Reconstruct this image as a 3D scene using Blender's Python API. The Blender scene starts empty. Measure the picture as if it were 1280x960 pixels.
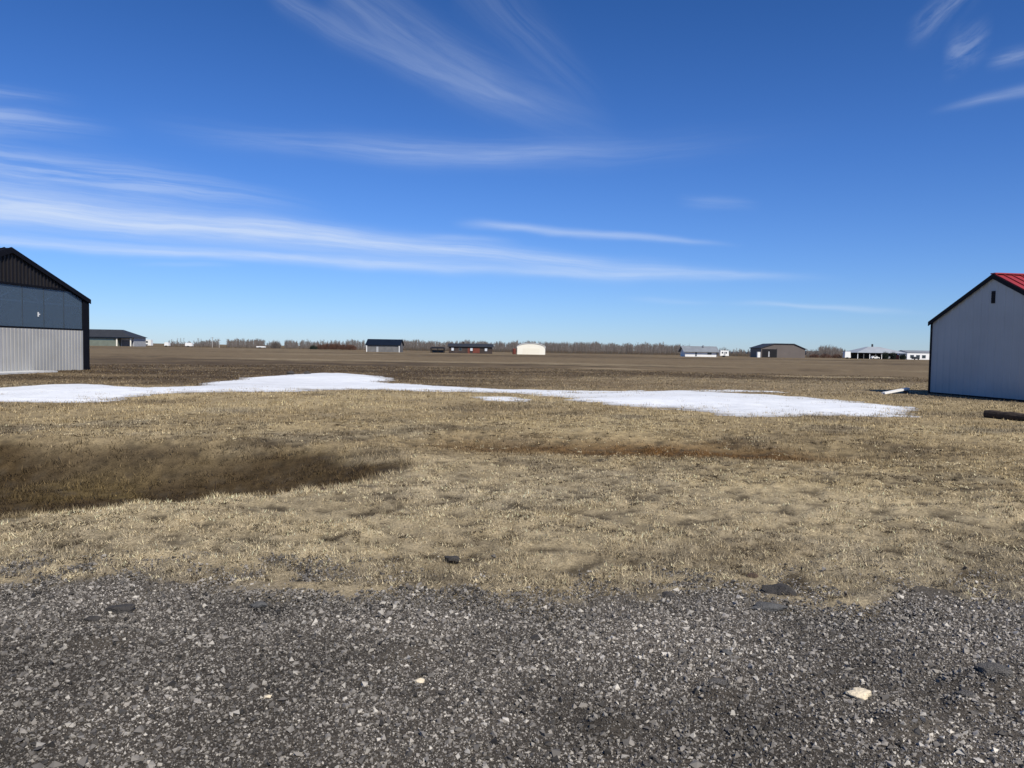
import bpy, bmesh, math, random
import numpy as np
from mathutils import Vector, Matrix
random.seed(7); rng = np.random.default_rng(11)
S = bpy.context.scene; C = S.collection
R = math.radians

# ------------------------------------------------------------------ camera
FPX, CAMZ, PITCH, ROLL = 950.0, 1.85, R(2.62), R(0.96)
_F = Vector((0, math.cos(PITCH), -math.sin(PITCH)))
_r = Vector((1, 0, 0)); _u = Vector((0, math.sin(PITCH), math.cos(PITCH)))
_R = _r*math.cos(ROLL) + _u*math.sin(ROLL)
_U = -_r*math.sin(ROLL) + _u*math.cos(ROLL)
cam = bpy.data.cameras.new('camera'); cam.sensor_width = 36; cam.lens = FPX/1280*36
cam.clip_start = 0.05; cam.clip_end = 20000
co = bpy.data.objects.new('camera', cam); C.objects.link(co)
m = Matrix.Identity(4)
for i in range(3):
    m[i][0] = _R[i]; m[i][1] = _U[i]; m[i][2] = -_F[i]
m[0][3], m[1][3], m[2][3] = 0, 0, CAMZ
co.matrix_world = m; S.camera = co

def ray(px, py):
    return _F + _R*((px-640)/FPX) - _U*((py-480)/FPX)
def ground_at(px, py, z=0.0):
    d = ray(px, py); t = (z-CAMZ)/d.z
    return Vector((d.x*t, d.y*t, z))
def at_depth(px, py, D):
    d = ray(px, py); t = D/d.y
    return Vector((d.x*t, D, CAMZ+d.z*t))
def plane_hit(A, B, px, py):
    e = Vector((B.x-A.x, B.y-A.y, 0)).normalized(); n = Vector((e.y, -e.x, 0))
    d = ray(px, py); o = Vector((0, 0, CAMZ))
    t = (A-o).dot(n)/d.dot(n)
    return o+d*t

# ------------------------------------------------------------------ noise and terrain
_gt = np.random.default_rng(77).uniform(0, 2*math.pi, (256, 256)); _GX, _GY = np.cos(_gt), np.sin(_gt)
def _perlin(x, y):
    xi = np.floor(x).astype(np.int64); yi = np.floor(y).astype(np.int64); fx, fy = x-xi, y-yi
    u = fx*fx*fx*(fx*(fx*6-15)+10); v = fy*fy*fy*(fy*(fy*6-15)+10)
    def gd(i, j):
        a, b = (xi+i) & 255, (yi+j) & 255
        return _GX[a, b]*(fx-i)+_GY[a, b]*(fy-j)
    n0 = gd(0, 0)*(1-u)+gd(1, 0)*u; n1 = gd(0, 1)*(1-u)+gd(1, 1)*u
    return n0*(1-v)+n1*v
def waves(n, wl0, wl1, seed):
    oc = max(1, int(round(math.log(wl1/wl0, 2.2)))+1); ws = np.geomspace(wl1, wl0, oc)
    return [(w, .62**i, seed*37.1+i*11.7) for i, w in enumerate(ws)]
def nz(x, y, W):
    x = np.asarray(x, float); y = np.asarray(y, float); s = np.zeros_like(x); q = 0.
    for w, a, o in W:
        ca, sa = math.cos(o), math.sin(o)
        s += a*_perlin((x*ca-y*sa)/w+o, (x*sa+y*ca)/w-o*1.3); q += a*a
    return s/math.sqrt(q)*3.1             # roughly unit spread
W_BIG, W_MID, W_SM, W_TINY = waves(9, 9, 30, 1), waves(10, 1.5, 5, 2), waves(12, .3, 1.0, 3), waves(12, .06, .2, 4)
W_TUS = waves(10, .10, .34, 33)
W_CL, W_HUGE = waves(12, .10, .45, 8), waves(10, 30, 140, 9)
W_PATCH = waves(12, .7, 2.6, 21)
def sst(a, b, v):
    t = np.clip((v-a)/(b-a), 0, 1); return t*t*(3-2*t)
def yc_of(x): return 10.45+.11*(np.asarray(x)+9)
def ditch_r(x, y):
    yc = yc_of(x)
    wob = .05*nz(x, y, W_MID)
    return np.sqrt((np.abs(x+9)/7.7)**2.6 + ((y-yc)/4.6)**2) + wob*.6
def road_edge(x):
    x = np.asarray(x, float)
    return 5.10 + .10*np.sin(x*.9+3.6) + .10*nz(x, x*0+3., W_PATCH) + .07*nz(x, x*0+9., W_SM) - .14*np.exp(-((x-.2)/.5)**2)
def H(x, y):
    x = np.asarray(x, float); y = np.asarray(y, float)
    r = np.hypot(x, y)
    z = .2*(1-sst(5.0, 17, y))
    z += -.66*(1-sst(.50, 1.0, ditch_r(x, y)))
    lip = np.exp(-((ditch_r(x, y)-1.08)/.10)**2)*(y < 11)
    z += .03*lip
    # shallow swale running right from the ditch
    ys = 15.2-.10*x
    z += -.16*np.exp(-((y-ys)/1.5)**2)*sst(-3.5, 0, x)*(1-sst(6, 11, x))
    fade = sst(7, 18, y)*(1-sst(90, 160, r))
    z += .045*nz(x, y, W_BIG)*fade
    z += .012*nz(x, y, W_MID)*sst(5, 8, y)*(1-sst(60, 120, r))
    z += .008*nz(x, y, W_SM)*sst(5, 7, y)*(1-sst(20, 40, r))
    return z
def road_m(x, y): return 1-sst(-.35, .1, y-road_edge(x))
def H1(x, y): return float(H(np.array([x]), np.array([y]))[0])

# ------------------------------------------------------------------ materials
def nodes(name):
    mt = bpy.data.materials.new(name); mt.use_nodes = True
    nt = mt.node_tree; return mt, nt, nt.nodes['Principled BSDF']
def L(nt, a, b): nt.links.new(a, b)
def mat(name, col, rough=.8, var=.25, scale=6., metallic=0., bump=0., spec=.3, bscale=None):
    mt, nt, b = nodes(name)
    tc = nt.nodes.new('ShaderNodeTexCoord')
    n = nt.nodes.new('ShaderNodeTexNoise'); n.inputs['Scale'].default_value = scale; n.inputs['Detail'].default_value = 6
    L(nt, tc.outputs['Object'], n.inputs['Vector'])
    mr = nt.nodes.new('ShaderNodeMapRange'); mr.inputs[1].default_value = .25; mr.inputs[2].default_value = .75
    mr.inputs[3].default_value = 1-var; mr.inputs[4].default_value = 1+var
    L(nt, n.outputs['Fac'], mr.inputs[0])
    mx = nt.nodes.new('ShaderNodeVectorMath'); mx.operation = 'SCALE'; mx.inputs[0].default_value = col
    L(nt, mr.outputs[0], mx.inputs['Scale']); L(nt, mx.outputs[0], b.inputs['Base Color'])
    b.inputs['Roughness'].default_value = rough; b.inputs['Metallic'].default_value = metallic
    b.inputs['Specular IOR Level'].default_value = spec
    if bump:
        n2 = nt.nodes.new('ShaderNodeTexNoise'); n2.inputs['Scale'].default_value = bscale or scale*4; n2.inputs['Detail'].default_value = 8
        L(nt, tc.outputs['Object'], n2.inputs['Vector'])
        bp = nt.nodes.new('ShaderNodeBump'); bp.inputs['Strength'].default_value = bump; bp.inputs['Distance'].default_value = .02
        L(nt, n2.outputs['Fac'], bp.inputs['Height']); L(nt, bp.outputs[0], b.inputs['Normal'])
    return mt
def attr_mat(name, rough=.95, spec=.1, detail=None, bump=None):
    mt, nt, b = nodes(name)
    a = nt.nodes.new('ShaderNodeAttribute'); a.attribute_name = 'tint'
    src = a.outputs['Color']
    if detail:
        tc = nt.nodes.new('ShaderNodeTexCoord')
        for sc, amt, det in detail:
            n = nt.nodes.new('ShaderNodeTexNoise'); n.inputs['Scale'].default_value = sc; n.inputs['Detail'].default_value = det
            n.inputs['Roughness'].default_value = .62
            L(nt, tc.outputs['Object'], n.inputs['Vector'])
            mr = nt.nodes.new('ShaderNodeMapRange'); mr.inputs[1].default_value = .28; mr.inputs[2].default_value = .72
            mr.inputs[3].default_value = 1-amt; mr.inputs[4].default_value = 1+amt
            L(nt, n.outputs['Fac'], mr.inputs[0])
            v = nt.nodes.new('ShaderNodeVectorMath'); v.operation = 'SCALE'
            L(nt, src, v.inputs[0]); L(nt, mr.outputs[0], v.inputs['Scale']); src = v.outputs[0]
        if bump:
            n = nt.nodes.new('ShaderNodeTexNoise'); n.inputs['Scale'].default_value = bump[0]; n.inputs['Detail'].default_value = 8
            n.inputs['Roughness'].default_value = .7
            L(nt, tc.outputs['Object'], n.inputs['Vector'])
            bp = nt.nodes.new('ShaderNodeBump'); bp.inputs['Strength'].default_value = bump[1]; bp.inputs['Distance'].default_value = bump[2]
            L(nt, n.outputs['Fac'], bp.inputs['Height']); L(nt, bp.outputs[0], b.inputs['Normal'])
    L(nt, src, b.inputs['Base Color'])
    b.inputs['Roughness'].default_value = rough; b.inputs['Specular IOR Level'].default_value = spec
    return mt

# ------------------------------------------------------------------ object helpers
def tag(o, label=None, cat=None, group=None, kind=None):
    if label: o['label'] = label
    if cat: o['category'] = cat
    if group: o['group'] = group
    if kind: o['kind'] = kind
    return o
def empty(name, loc, rz=0, label=None, cat=None, group=None):
    o = bpy.data.objects.new(name, None); C.objects.link(o)
    o.location = loc; o.rotation_euler = (0, 0, rz); o.empty_display_size = .2
    return tag(o, label, cat, group)
def link(name, me, mt, parent=None, label=None):
    o = bpy.data.objects.new(name, me); C.objects.link(o)
    if mt: me.materials.append(mt)
    if parent: o.parent = parent
    if label: o['label'] = label
    return o
class MB:
    def __init__(s): s.v = []; s.f = []
    def quad(s, *p):
        i = len(s.v); s.v += [tuple(q) for q in p]; s.f.append(tuple(range(i, i+len(p)))); return s
    def box(s, x0, x1, y0, y1, z0, z1):
        i = len(s.v)
        s.v += [(x0,y0,z0),(x1,y0,z0),(x1,y1,z0),(x0,y1,z0),(x0,y0,z1),(x1,y0,z1),(x1,y1,z1),(x0,y1,z1)]
        s.f += [tuple(i+k for k in q) for q in ((0,3,2,1),(4,5,6,7),(0,1,5,4),(1,2,6,5),(2,3,7,6),(3,0,4,7))]; return s
    def hexa(s, b, t):                       # bottom ring, top ring (same winding)
        i = len(s.v); n = len(b); s.v += [tuple(p) for p in b]+[tuple(p) for p in t]
        s.f.append(tuple(i+n-1-k for k in range(n))); s.f.append(tuple(i+n+k for k in range(n)))
        for k in range(n):
            j = (k+1) % n; s.f.append((i+k, i+j, i+n+j, i+n+k))
        return s
    def tube(s, a, b, r0, r1, n=6, cap=True):
        a, b = Vector(a), Vector(b); d = (b-a).normalized()
        e = d.orthogonal().normalized(); g = d.cross(e)
        ra = [a+(e*math.cos(2*math.pi*k/n)+g*math.sin(2*math.pi*k/n))*r0 for k in range(n)]
        rb = [b+(e*math.cos(2*math.pi*k/n)+g*math.sin(2*math.pi*k/n))*r1 for k in range(n)]
        return s.hexa(ra, rb)
    def ribs(s, us, top, bot, y, pitch, depth, out=-1, prof=((0, 0), (.62, 0), (.70, 1), (.90, 1), (.98, 0))):
        """vertical ribbed sheet facing -y: top/bot are functions of u"""
        u0, u1 = us; pr = []; u = u0
        while u < u1-1e-6:
            for f, d in prof:
                if u+f*pitch < u1: pr.append((u+f*pitch, y+out*d*depth))
            u += pitch
        pr.append((u1, y))
        for (a, ya), (b, yb) in zip(pr, pr[1:]):
            if top(a)-bot(a) < 1e-4 and top(b)-bot(b) < 1e-4: continue
            s.quad((a, ya, bot(a)), (b, yb, bot(b)), (b, yb, top(b)), (a, ya, top(a)))
        return s
    def mesh(s, name):
        me = bpy.data.meshes.new(name); me.from_pydata(s.v, [], s.f); me.update(); return me
    def build(s, name, mt, parent=None, label=None): return link(name, s.mesh(name), mt, parent, label)
def np_mesh(name, V, F, tint=None, smooth=False):
    """V (n,3); F (m,k) constant-size faces"""
    me = bpy.data.meshes.new(name); k = F.shape[1]
    me.vertices.add(len(V)); me.vertices.foreach_set('co', V.astype(np.float32).ravel())
    me.loops.add(F.size); me.loops.foreach_set('vertex_index', F.astype(np.int32).ravel())
    me.polygons.add(len(F)); me.polygons.foreach_set('loop_start', np.arange(0, F.size, k, dtype=np.int32))
    me.update(calc_edges=True)
    me.polygons.foreach_set('use_smooth', np.full(len(F), smooth, dtype=bool))
    if tint is not None:
        a = me.attributes.new('tint', 'FLOAT_COLOR', 'POINT')
        a.data.foreach_set('color', np.concatenate([tint, np.ones((len(V), 1))], 1).astype(np.float32).ravel())
    return me
def mixc(a, b, t): return a*(1-t[:, None])+b*t[:, None]
def col(*c): return np.array(c, float)[None, :]

# ------------------------------------------------------------------ ground colours (true colours of soil and grass by place)
STRAW, TAN, GREYTAN, BROWN = col(.43,.345,.205), col(.322,.254,.150), col(.275,.238,.172), col(.165,.124,.073)
FAR, FARDARK, WET, MOSS = col(.165,.119,.066), col(.070,.047,.025), col(.060,.040,.018), col(.120,.085,.032)
RUST = col(.135,.070,.022)
def zone(x, y):
    n1, n2, n3 = nz(x, y, W_BIG), nz(x, y, W_MID), nz(x, y, W_PATCH)
    r = np.hypot(x, y)
    c = mixc(TAN, STRAW, sst(-.6, 1.2, n2*.7+n1*.5))
    c = mixc(c, GREYTAN, .75*sst(.1, 1.4, -n1*.4+n3*.8))
    c = mixc(c, BROWN, .62*sst(.5, 1.8, -n2*.6+n3*.7+.2))
    sm_ = nz(x*.6, y*1.4, W_SM)
    c = mixc(c, BROWN*.75, .78*sst(.35, 1.5, sm_*.95+n3*.35)*(1-sst(16, 28, r)))
    c = mixc(c, STRAW*1.12, .5*sst(.5, 1.5, -sm_*.9+n2*.4)*(1-sst(12, 24, r)))
    nf_ = 1-sst(9.5, 14, r+1.2*n2)
    c = mixc(c*col(.88,.85,.78), mixc(c, col(.48,.385,.235), np.full(len(x), .42)), nf_)
    # far field turns browner
    f = sst(26, 46, r+2.5*n2)
    cf = mixc(FAR, FARDARK, .85*sst(.0, 1.1, nz(x*.42, y*1.0, W_BIG)*.8+.6*nz(x, y, W_MID)+.5*nz(x*.5, y, W_HUGE)))
    cf = mixc(cf, TAN, .5*sst(.4, 1.5, nz(x*.4+50, y*.9, W_BIG)+.4*nz(x, y, W_PATCH)))
    c = mixc(c, cf, f*.95)
    # dark bare soil between the big hangar and the snow
    az = x/np.maximum(y, 1)
    dk = sst(31, 38, y+1.2*n2+4*az)*(1-sst(70, 105, y))*(1-sst(-.12, .12, az))
    c = mixc(c, FARDARK, .8*dk*sst(-1.3, .3, nz(x*.4, y*1.2, W_MID)))
    # ditch vegetation
    d = ditch_r(x, y)
    lipm = np.exp(-((d-.98)/.07)**2)*(y < yc_of(x)-.5)*(1-sst(-3.2, -1.0, x))
    c = mixc(c, STRAW*1.15, .7*np.clip(lipm, 0, 1))
    dm = (1-sst(.83, .97, d+.05*n3+.05*sst(11.5, 14, y)))
    dc = mixc(np.repeat(WET, len(x), 0), MOSS, sst(.1, 1.2, n2*.6+.5*n3+.15)*(1-.4*sst(11.5, 13, y)))
    c = mixc(c, dc, dm)
    halo = np.exp(-((y-14.2-.02*x)/1.3)**2)*(1-sst(-3, 1.5, x))*(y > 11)
    c = mixc(c, BROWN*.8, .55*halo*sst(-.8, .8, n2+.3*n3))
    # rusty swale
    ys = 15.2-.10*x
    sm = np.exp(-((y-ys-.3*n2)/1.15)**2)*sst(-2.5, -.5, x)*(1-sst(4.8, 7., x))
    c = mixc(c, RUST*.85, np.clip(1.25*sm*(.8+.2*sst(-.5, .8, n3))*(.7+.3*sst(0, 4, x)), 0, 1))
    # pale dry strips far out
    st = np.exp(-((y-64)/1.6)**2)*sst(20, 24, x)*(1-sst(31, 34, x))+.6*np.exp(-((y-80)/2.)**2)*sst(5, 9, x)*(1-sst(12, 16, x))
    c = mixc(c, STRAW*1.35, np.clip(.4*st, 0, 1))
    # churned soil along the gravel edge
    em = np.exp(-np.maximum(y-road_edge(x), 0)/.45)*(y > 2)
    c = mixc(c, col(.125,.108,.085), .95*em*sst(-.9, .7, nz(x, y, W_SM)))
    c = mixc(c, col(.075,.072,.07), road_m(x, y))
    # soil by the right hand barn
    bm_ = np.exp(-(((x-20)/2.0)**2+((y-33.5)/4)**2))
    c = mixc(c, col(.12,.095,.065), .7*bm_)
    return np.clip(c, .01, .9)

# ground sheet: polar grid, denser ahead, out to the horizon
th = np.concatenate([np.linspace(-R(48), R(48), 620), np.linspace(R(52), R(308), 60)])
rr = np.exp(np.linspace(math.log(.6), math.log(9000), 700))
TH, RR = np.meshgrid(th, rr)
X = (RR*np.sin(TH)).ravel(); Y = (RR*np.cos(TH)).ravel()
Z = H(X, Y)-.03*road_m(X, Y)
# tiny relief in the turf
nearf = 1-sst(14, 26, np.hypot(X, Y))
def tuss(x, y):
    n = nz(x*.75, y, W_TUS); return .034*(sst(-.7, .9, n)-.5)+.008*nz(x, y, W_TINY)
Z += (1-road_m(X, Y))*nearf*tuss(X, Y)
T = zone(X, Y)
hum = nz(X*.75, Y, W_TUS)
T = mixc(T, BROWN*.55, .75*(1-sst(-1.3, -.35, hum))*nearf*(1-road_m(X, Y)))  # thatch brown, also painting in the shade of low gaps between tussocks
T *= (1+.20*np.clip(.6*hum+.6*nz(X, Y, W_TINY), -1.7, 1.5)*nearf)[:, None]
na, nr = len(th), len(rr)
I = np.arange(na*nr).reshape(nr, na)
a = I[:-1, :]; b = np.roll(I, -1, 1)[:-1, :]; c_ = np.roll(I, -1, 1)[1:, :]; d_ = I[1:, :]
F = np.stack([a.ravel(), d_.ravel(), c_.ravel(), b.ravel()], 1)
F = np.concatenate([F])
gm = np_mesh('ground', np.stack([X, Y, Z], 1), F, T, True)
g_mat = attr_mat('dry turf and soil', detail=[(.55, .25, 6), (4.5, .35, 8), (38., .45, 8)], bump=(60., .9, .03))
_t = g_mat.node_tree; _bp = [n for n in _t.nodes if n.type == 'BUMP'][0]; _g = _t.nodes.new('ShaderNodeTexCoord')
_l = _t.nodes.new('ShaderNodeVectorMath'); _l.operation = 'LENGTH'; L(_t, _g.outputs['Object'], _l.inputs[0])
_q = _t.nodes.new('ShaderNodeMapRange'); _q.inputs[1].default_value = 8; _q.inputs[2].default_value = 28; _q.inputs[3].default_value = .9; _q.inputs[4].default_value = .0
L(_t, _l.outputs['Value'], _q.inputs[0]); L(_t, _q.outputs[0], _bp.inputs['Strength'])
ground = link('ground', gm, g_mat); tag(ground, 'dry brown and straw coloured flat field', 'ground', kind='structure')

# gravel road sheet with a crumbled edge
xs = np.arange(-8.5, 8.5, .035); ys_ = np.arange(1.2, 6.3, .035)
GX, GY = np.meshgrid(xs, ys_); gx, gy = GX.ravel(), GY.ravel()
MOUNDS = [(ground_at(px, py, .2), w_/FPX/2*ground_at(px, py, .2).length) for px, py, w_ in ((1238,860,78),(1206,880,46),(897,866,52),(1130,905,60),(120,800,70),(500,815,80),(760,905,60))]
def road_z(x, y):
    z = np.zeros_like(x, dtype=float)
    for p_, s_ in MOUNDS: z += .36*s_*np.exp(-(((x-p_.x)/s_)**2+((y-p_.y)/(s_*.8))**2)**2)*(1+.25*nz(x, y, W_CL))
    return z+H(x, y)+.003*nz(x, y, W_TINY)+.007*nz(x, y, W_SM)+.004
gz = road_z(gx, gy)
keep = (gy-road_edge(gx)) < .24*nz(gx, gy, W_SM)+.13*nz(gx, gy, W_CL)+.10*nz(gx, gy, W_PATCH)-.12
I = np.arange(gx.size).reshape(GX.shape)
F = np.stack([I[:-1,:-1].ravel(), I[:-1,1:].ravel(), I[1:,1:].ravel(), I[1:,:-1].ravel()], 1)
F = F[keep[F].all(1)]
gt = np.repeat(col(.090,.077,.062), gx.size, 0)*(1+.18*nz(gx, gy, W_SM)+.15*nz(gx, gy, W_MID))[:, None]
gt = mixc(gt, col(.14,.12,.09), .45*np.clip(sst(-.5, 0, gy-road_edge(gx))*sst(-.5, 1, nz(gx, gy, W_CL)), 0, 1))
V = np.stack([gx, gy, gz], 1); V2 = []; F2 = []
for x0, x1, y0, y1 in ((-60, 60, -6, 1.2), (-60, -8.5, 1.2, 5.1), (8.465, 60, 1.2, 5.1)):
    k = len(V)+len(V2); V2 += [(x0,y0,.204),(x1,y0,.204),(x1,y1,.204),(x0,y1,.204)]; F2.append((k,k+1,k+2,k+3))
V = np.concatenate([V, np.array(V2)]); F = np.concatenate([F, np.array(F2)])
gt = np.clip(np.concatenate([gt, np.repeat(col(.075,.068,.06), len(V2), 0)]), .015, .5)
road = link('gravel_road', np_mesh('gravel_road', V, F, gt, True),
            attr_mat('crushed asphalt', detail=[(3., .18, 4), (55., .5, 4), (170., .6, 3)], bump=(120., 1., .012)))
tag(road, 'dark grey gravel road of crushed asphalt in the foreground', 'road', kind='structure')

# ------------------------------------------------------------------ loose gravel
OCT_V = np.array([(1,0,0),(-1,0,0),(0,1,0),(0,-1,0),(0,0,1),(0,0,-1)], float)
OCT_F = np.array([(0,2,4),(2,1,4),(1,3,4),(3,0,4),(2,0,5),(1,2,5),(3,1,5),(0,3,5)])
def scatter(P, size, tint, flat=(.6, 1.1)):
    n = len(P); V = OCT_V[None]*(1+rng.uniform(-.45, .45, (n, 6, 1)))
    V = V+rng.uniform(-.3, .3, (n, 6, 3))
    sc = np.stack([rng.uniform(.7, 1.3, n), rng.uniform(.7, 1.3, n), rng.uniform(*flat, n)], 1)
    q = rng.normal(0, 1, (n, 4)); q /= np.linalg.norm(q, axis=1)[:, None]; qw, qx, qy, qz = q.T
    Rm = np.stack([np.stack([1-2*(qy*qy+qz*qz), 2*(qx*qy-qz*qw), 2*(qx*qz+qy*qw)], 1), np.stack([2*(qx*qy+qz*qw), 1-2*(qx*qx+qz*qz), 2*(qy*qz-qx*qw)], 1),
                   np.stack([2*(qx*qz-qy*qw), 2*(qy*qz+qx*qw), 1-2*(qx*qx+qy*qy)], 1)], 1)
    V = np.einsum('nij,nkj->nki', Rm, V)
    V = V*sc[:, None, :]*size[:, None, None]
    a = rng.uniform(0, 2*math.pi, n); ca, sa = np.cos(a)[:, None], np.sin(a)[:, None]
    V = np.stack([V[..., 0]*ca-V[..., 1]*sa, V[..., 0]*sa+V[..., 1]*ca, V[..., 2]], 2)+P[:, None, :]
    F = OCT_F[None]+(np.arange(n)*6)[:, None, None]
    return V.reshape(-1, 3), F.reshape(-1, 3), np.repeat(tint, 6, 0)
N = 380000
y = np.sqrt(rng.uniform(2.1**2, 6.0**2, N)); x = rng.uniform(-1, 1, N)*(.76*y+1.1)
e = y-road_edge(x)
p = 1-sst(-.35, 1.0, e+.25*nz(x, y, W_SM))
k = rng.uniform(0, 1, N) < np.maximum(p**1.35, .018); x, y = x[k], y[k]; n = len(x)
sz = np.clip(np.exp(rng.normal(math.log(.0036), .50, n)), .0018, .015)
big_ = rng.uniform(0, 1, n) < .014; sz = np.where(big_, rng.uniform(.009, .019, n), sz)
u = rng.uniform(0, 1, n)
base = np.where((u < .52)[:, None], rng.uniform(.03, .16, n)[:, None]*col(1,.90,.78),
       np.where((u < .86)[:, None], rng.uniform(.15, .31, n)[:, None]*col(1,.90,.77), rng.uniform(.26, .50, n)[:, None]*col(1,.91,.77)))
patch = 1.04+.14*nz(x, y, W_MID)+.20*nz(x, y, W_SM)
base = np.clip(base*np.clip(patch, .5, 1.4)[:, None], .015, .7)
zz = np.where(y < road_edge(x)+.12, road_z(x, y), H(x, y))+sz*.35
V, F, T = scatter(np.stack([x, y, zz], 1), sz, base)
gr = link('gravel', np_mesh('gravel', V, F, T), attr_mat('gravel stones', rough=.85, spec=.25))
tag(gr, 'loose grey crushed stones scattered over the road', 'gravel', kind='stuff')

# ------------------------------------------------------------------ dry grass
def blades(x, y, h, w, lean, tint):
    n = len(x); a = rng.uniform(0, 2*math.pi, n); b = a+rng.uniform(-.7, .7, n)+math.pi/2
    z = H(x, y)-.004+tuss(x, y)*(1-sst(14, 26, np.hypot(x, y)))
    dx, dy = np.cos(b), np.sin(b)
    L0 = np.stack([x-w*dx, y-w*dy, z], 1); L1 = np.stack([x+w*dx, y+w*dy, z], 1)
    tl = lean*h
    tip = np.stack([x+np.cos(a)*tl, y+np.sin(a)*tl, z+h*np.sqrt(np.maximum(1-lean**2, .02))], 1)
    V = np.stack([L0, L1, tip], 1).reshape(-1, 3)
    F = np.arange(3*n).reshape(n, 3)
    return V, F, np.repeat(tint, 3, 0)
N = 620000
r = np.exp(rng.uniform(math.log(4.6), math.log(75), N)); t = rng.uniform(-R(40), R(40), N)
x, y = r*np.sin(t), r*np.cos(t)
cl = nz(x*.75, y, W_TUS)*.95+nz(x, y, W_SM)*.25+nz(x, y, W_PATCH)*.3
e = y-road_edge(x)
pk = (.05+.95*sst(-.6, .8, cl))*(.02+.98*sst(-.28, .95, e+.30*nz(x, y, W_SM)))
k = (rng.uniform(0, 1, N) < pk); x, y, r, cl = x[k], y[k], r[k], cl[k]; n = len(x)
dm = 1-sst(.9, 1.02, ditch_r(x, y))
h = rng.uniform(.02, .052, n)*(.8+.25*np.clip(cl, -1, 2))*(1+.9*dm)*np.clip(r/11, 1, 2.2)
w = np.maximum(.0020, r*.00036)*rng.uniform(.7, 1.4, n)
lean = rng.uniform(.35, .97, n)
tc_ = zone(x, y)*(1+.55*rng.normal(0, 1, n).clip(-1.7, 2.2))[:, None]*1.12
tc_ = mixc(tc_, col(.50,.42,.28), .5*(rng.uniform(0, 1, n) < .12*(1-dm)).astype(float))
# taller tufts and flat pale litter among the short grass
M_ = 2600; tr_ = np.exp(rng.uniform(math.log(5.2), math.log(34), M_)); tt_ = rng.uniform(-R(40), R(40), M_)
tx_, ty_ = tr_*np.sin(tt_), tr_*np.cos(tt_); kk_ = (ty_ > road_edge(tx_)+.15) & (nz(tx_, ty_, W_PATCH) > -.4); tx_, ty_, tr_ = tx_[kk_], ty_[kk_], tr_[kk_]
nb_ = 22; m_ = len(tx_)*nb_; rep_ = np.repeat(np.arange(len(tx_)), nb_); sp_ = .05*np.clip(tr_[rep_]/10, .8, 2.2)
x2, y2 = tx_[rep_]+rng.normal(0, 1, m_)*sp_, ty_[rep_]+rng.normal(0, 1, m_)*sp_
h2 = rng.uniform(.05, .12, m_)*np.clip(tr_[rep_]/14, .8, 1.6); w2 = np.maximum(.0016, tr_[rep_]*.00024)*rng.uniform(.7, 1.2, m_)
c2 = zone(x2, y2)*(np.repeat(rng.uniform(.65, 1.3, len(tx_)), nb_)*(1+.25*rng.normal(0, 1, m_).clip(-1.5, 1.5)))[:, None]
K_ = 70000; lr_ = np.exp(rng.uniform(math.log(4.9), math.log(24), K_)); lt_ = rng.uniform(-R(40), R(40), K_)
x3, y3 = lr_*np.sin(lt_), lr_*np.cos(lt_); k3 = (y3 > road_edge(x3)+.0) & (rng.uniform(0, 1, K_) < .12+.8*sst(-.2, 1.2, nz(x3, y3, W_SM)*.6+nz(x3, y3, W_MID)*.6)) & (ditch_r(x3, y3) > .95)
x3, y3, lr_ = x3[k3], y3[k3], lr_[k3]; q3 = len(x3)
h3 = rng.uniform(.02, .06, q3); w3 = np.maximum(.003, lr_*.0005)*rng.uniform(.6, 1.3, q3)
c3 = np.where((rng.uniform(0, 1, q3) < .6)[:, None], col(.60,.50,.31), col(.14,.105,.065))*rng.uniform(.7, 1.15, q3)[:, None]
# dark thatch flecks and pale matted flecks, each a little heap of flat blades
Q_ = 5200; fr_ = np.exp(rng.uniform(math.log(5.1), math.log(22), Q_)); ft_ = rng.uniform(-R(40), R(40), Q_)
fx_, fy_ = fr_*np.sin(ft_), fr_*np.cos(ft_); kq = (fy_ > road_edge(fx_)+.1) & (ditch_r(fx_, fy_) > 1.0) & (nz(fx_, fy_, W_PATCH)+.5*nz(fx_, fy_, W_MID) > -.5)
fx_, fy_, fr_ = fx_[kq], fy_[kq], fr_[kq]; nq = 26; mq = len(fx_)*nq; rq = np.repeat(np.arange(len(fx_)), nq)
ang = rng.uniform(0, math.pi, len(fx_))[rq]; g1, g2 = rng.normal(0, 1, mq)*.060*rng.uniform(.5, 1.5, len(fx_))[rq], rng.normal(0, 1, mq)*.022
x4, y4 = fx_[rq]+g1*np.cos(ang)-g2*np.sin(ang), fy_[rq]+g1*np.sin(ang)+g2*np.cos(ang)
dk4 = (rng.uniform(0, 1, len(fx_)) < .62)[rq][:, None]
c4 = np.where(dk4, col(.062,.045,.027), col(.62,.51,.32))*rng.uniform(.7, 1.3, mq)[:, None]
h4 = rng.uniform(.02, .05, mq); w4 = np.maximum(.0035, fr_[rq]*.0006)*rng.uniform(.7, 1.3, mq)
x, y = np.concatenate([x, x2, x3, x4]), np.concatenate([y, y2, y3, y4]); h = np.concatenate([h, h2, h3, h4]); w = np.concatenate([w, w2, w3, w4])
lean = np.concatenate([lean, rng.uniform(.15, .8, m_), rng.uniform(.90, .99, q3), rng.uniform(.75, .97, mq)]); tc_ = np.concatenate([tc_, c2, c3, c4])
V, F, T = blades(x, y, h, w, lean, np.clip(tc_, .012, .7))
gs = link('dry_grass', np_mesh('dry_grass', V, F, T), attr_mat('dry grass blades', rough=.8, spec=.15))
tag(gs, 'short dry straw coloured grass covering the field', 'grass', kind='stuff')

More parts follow.
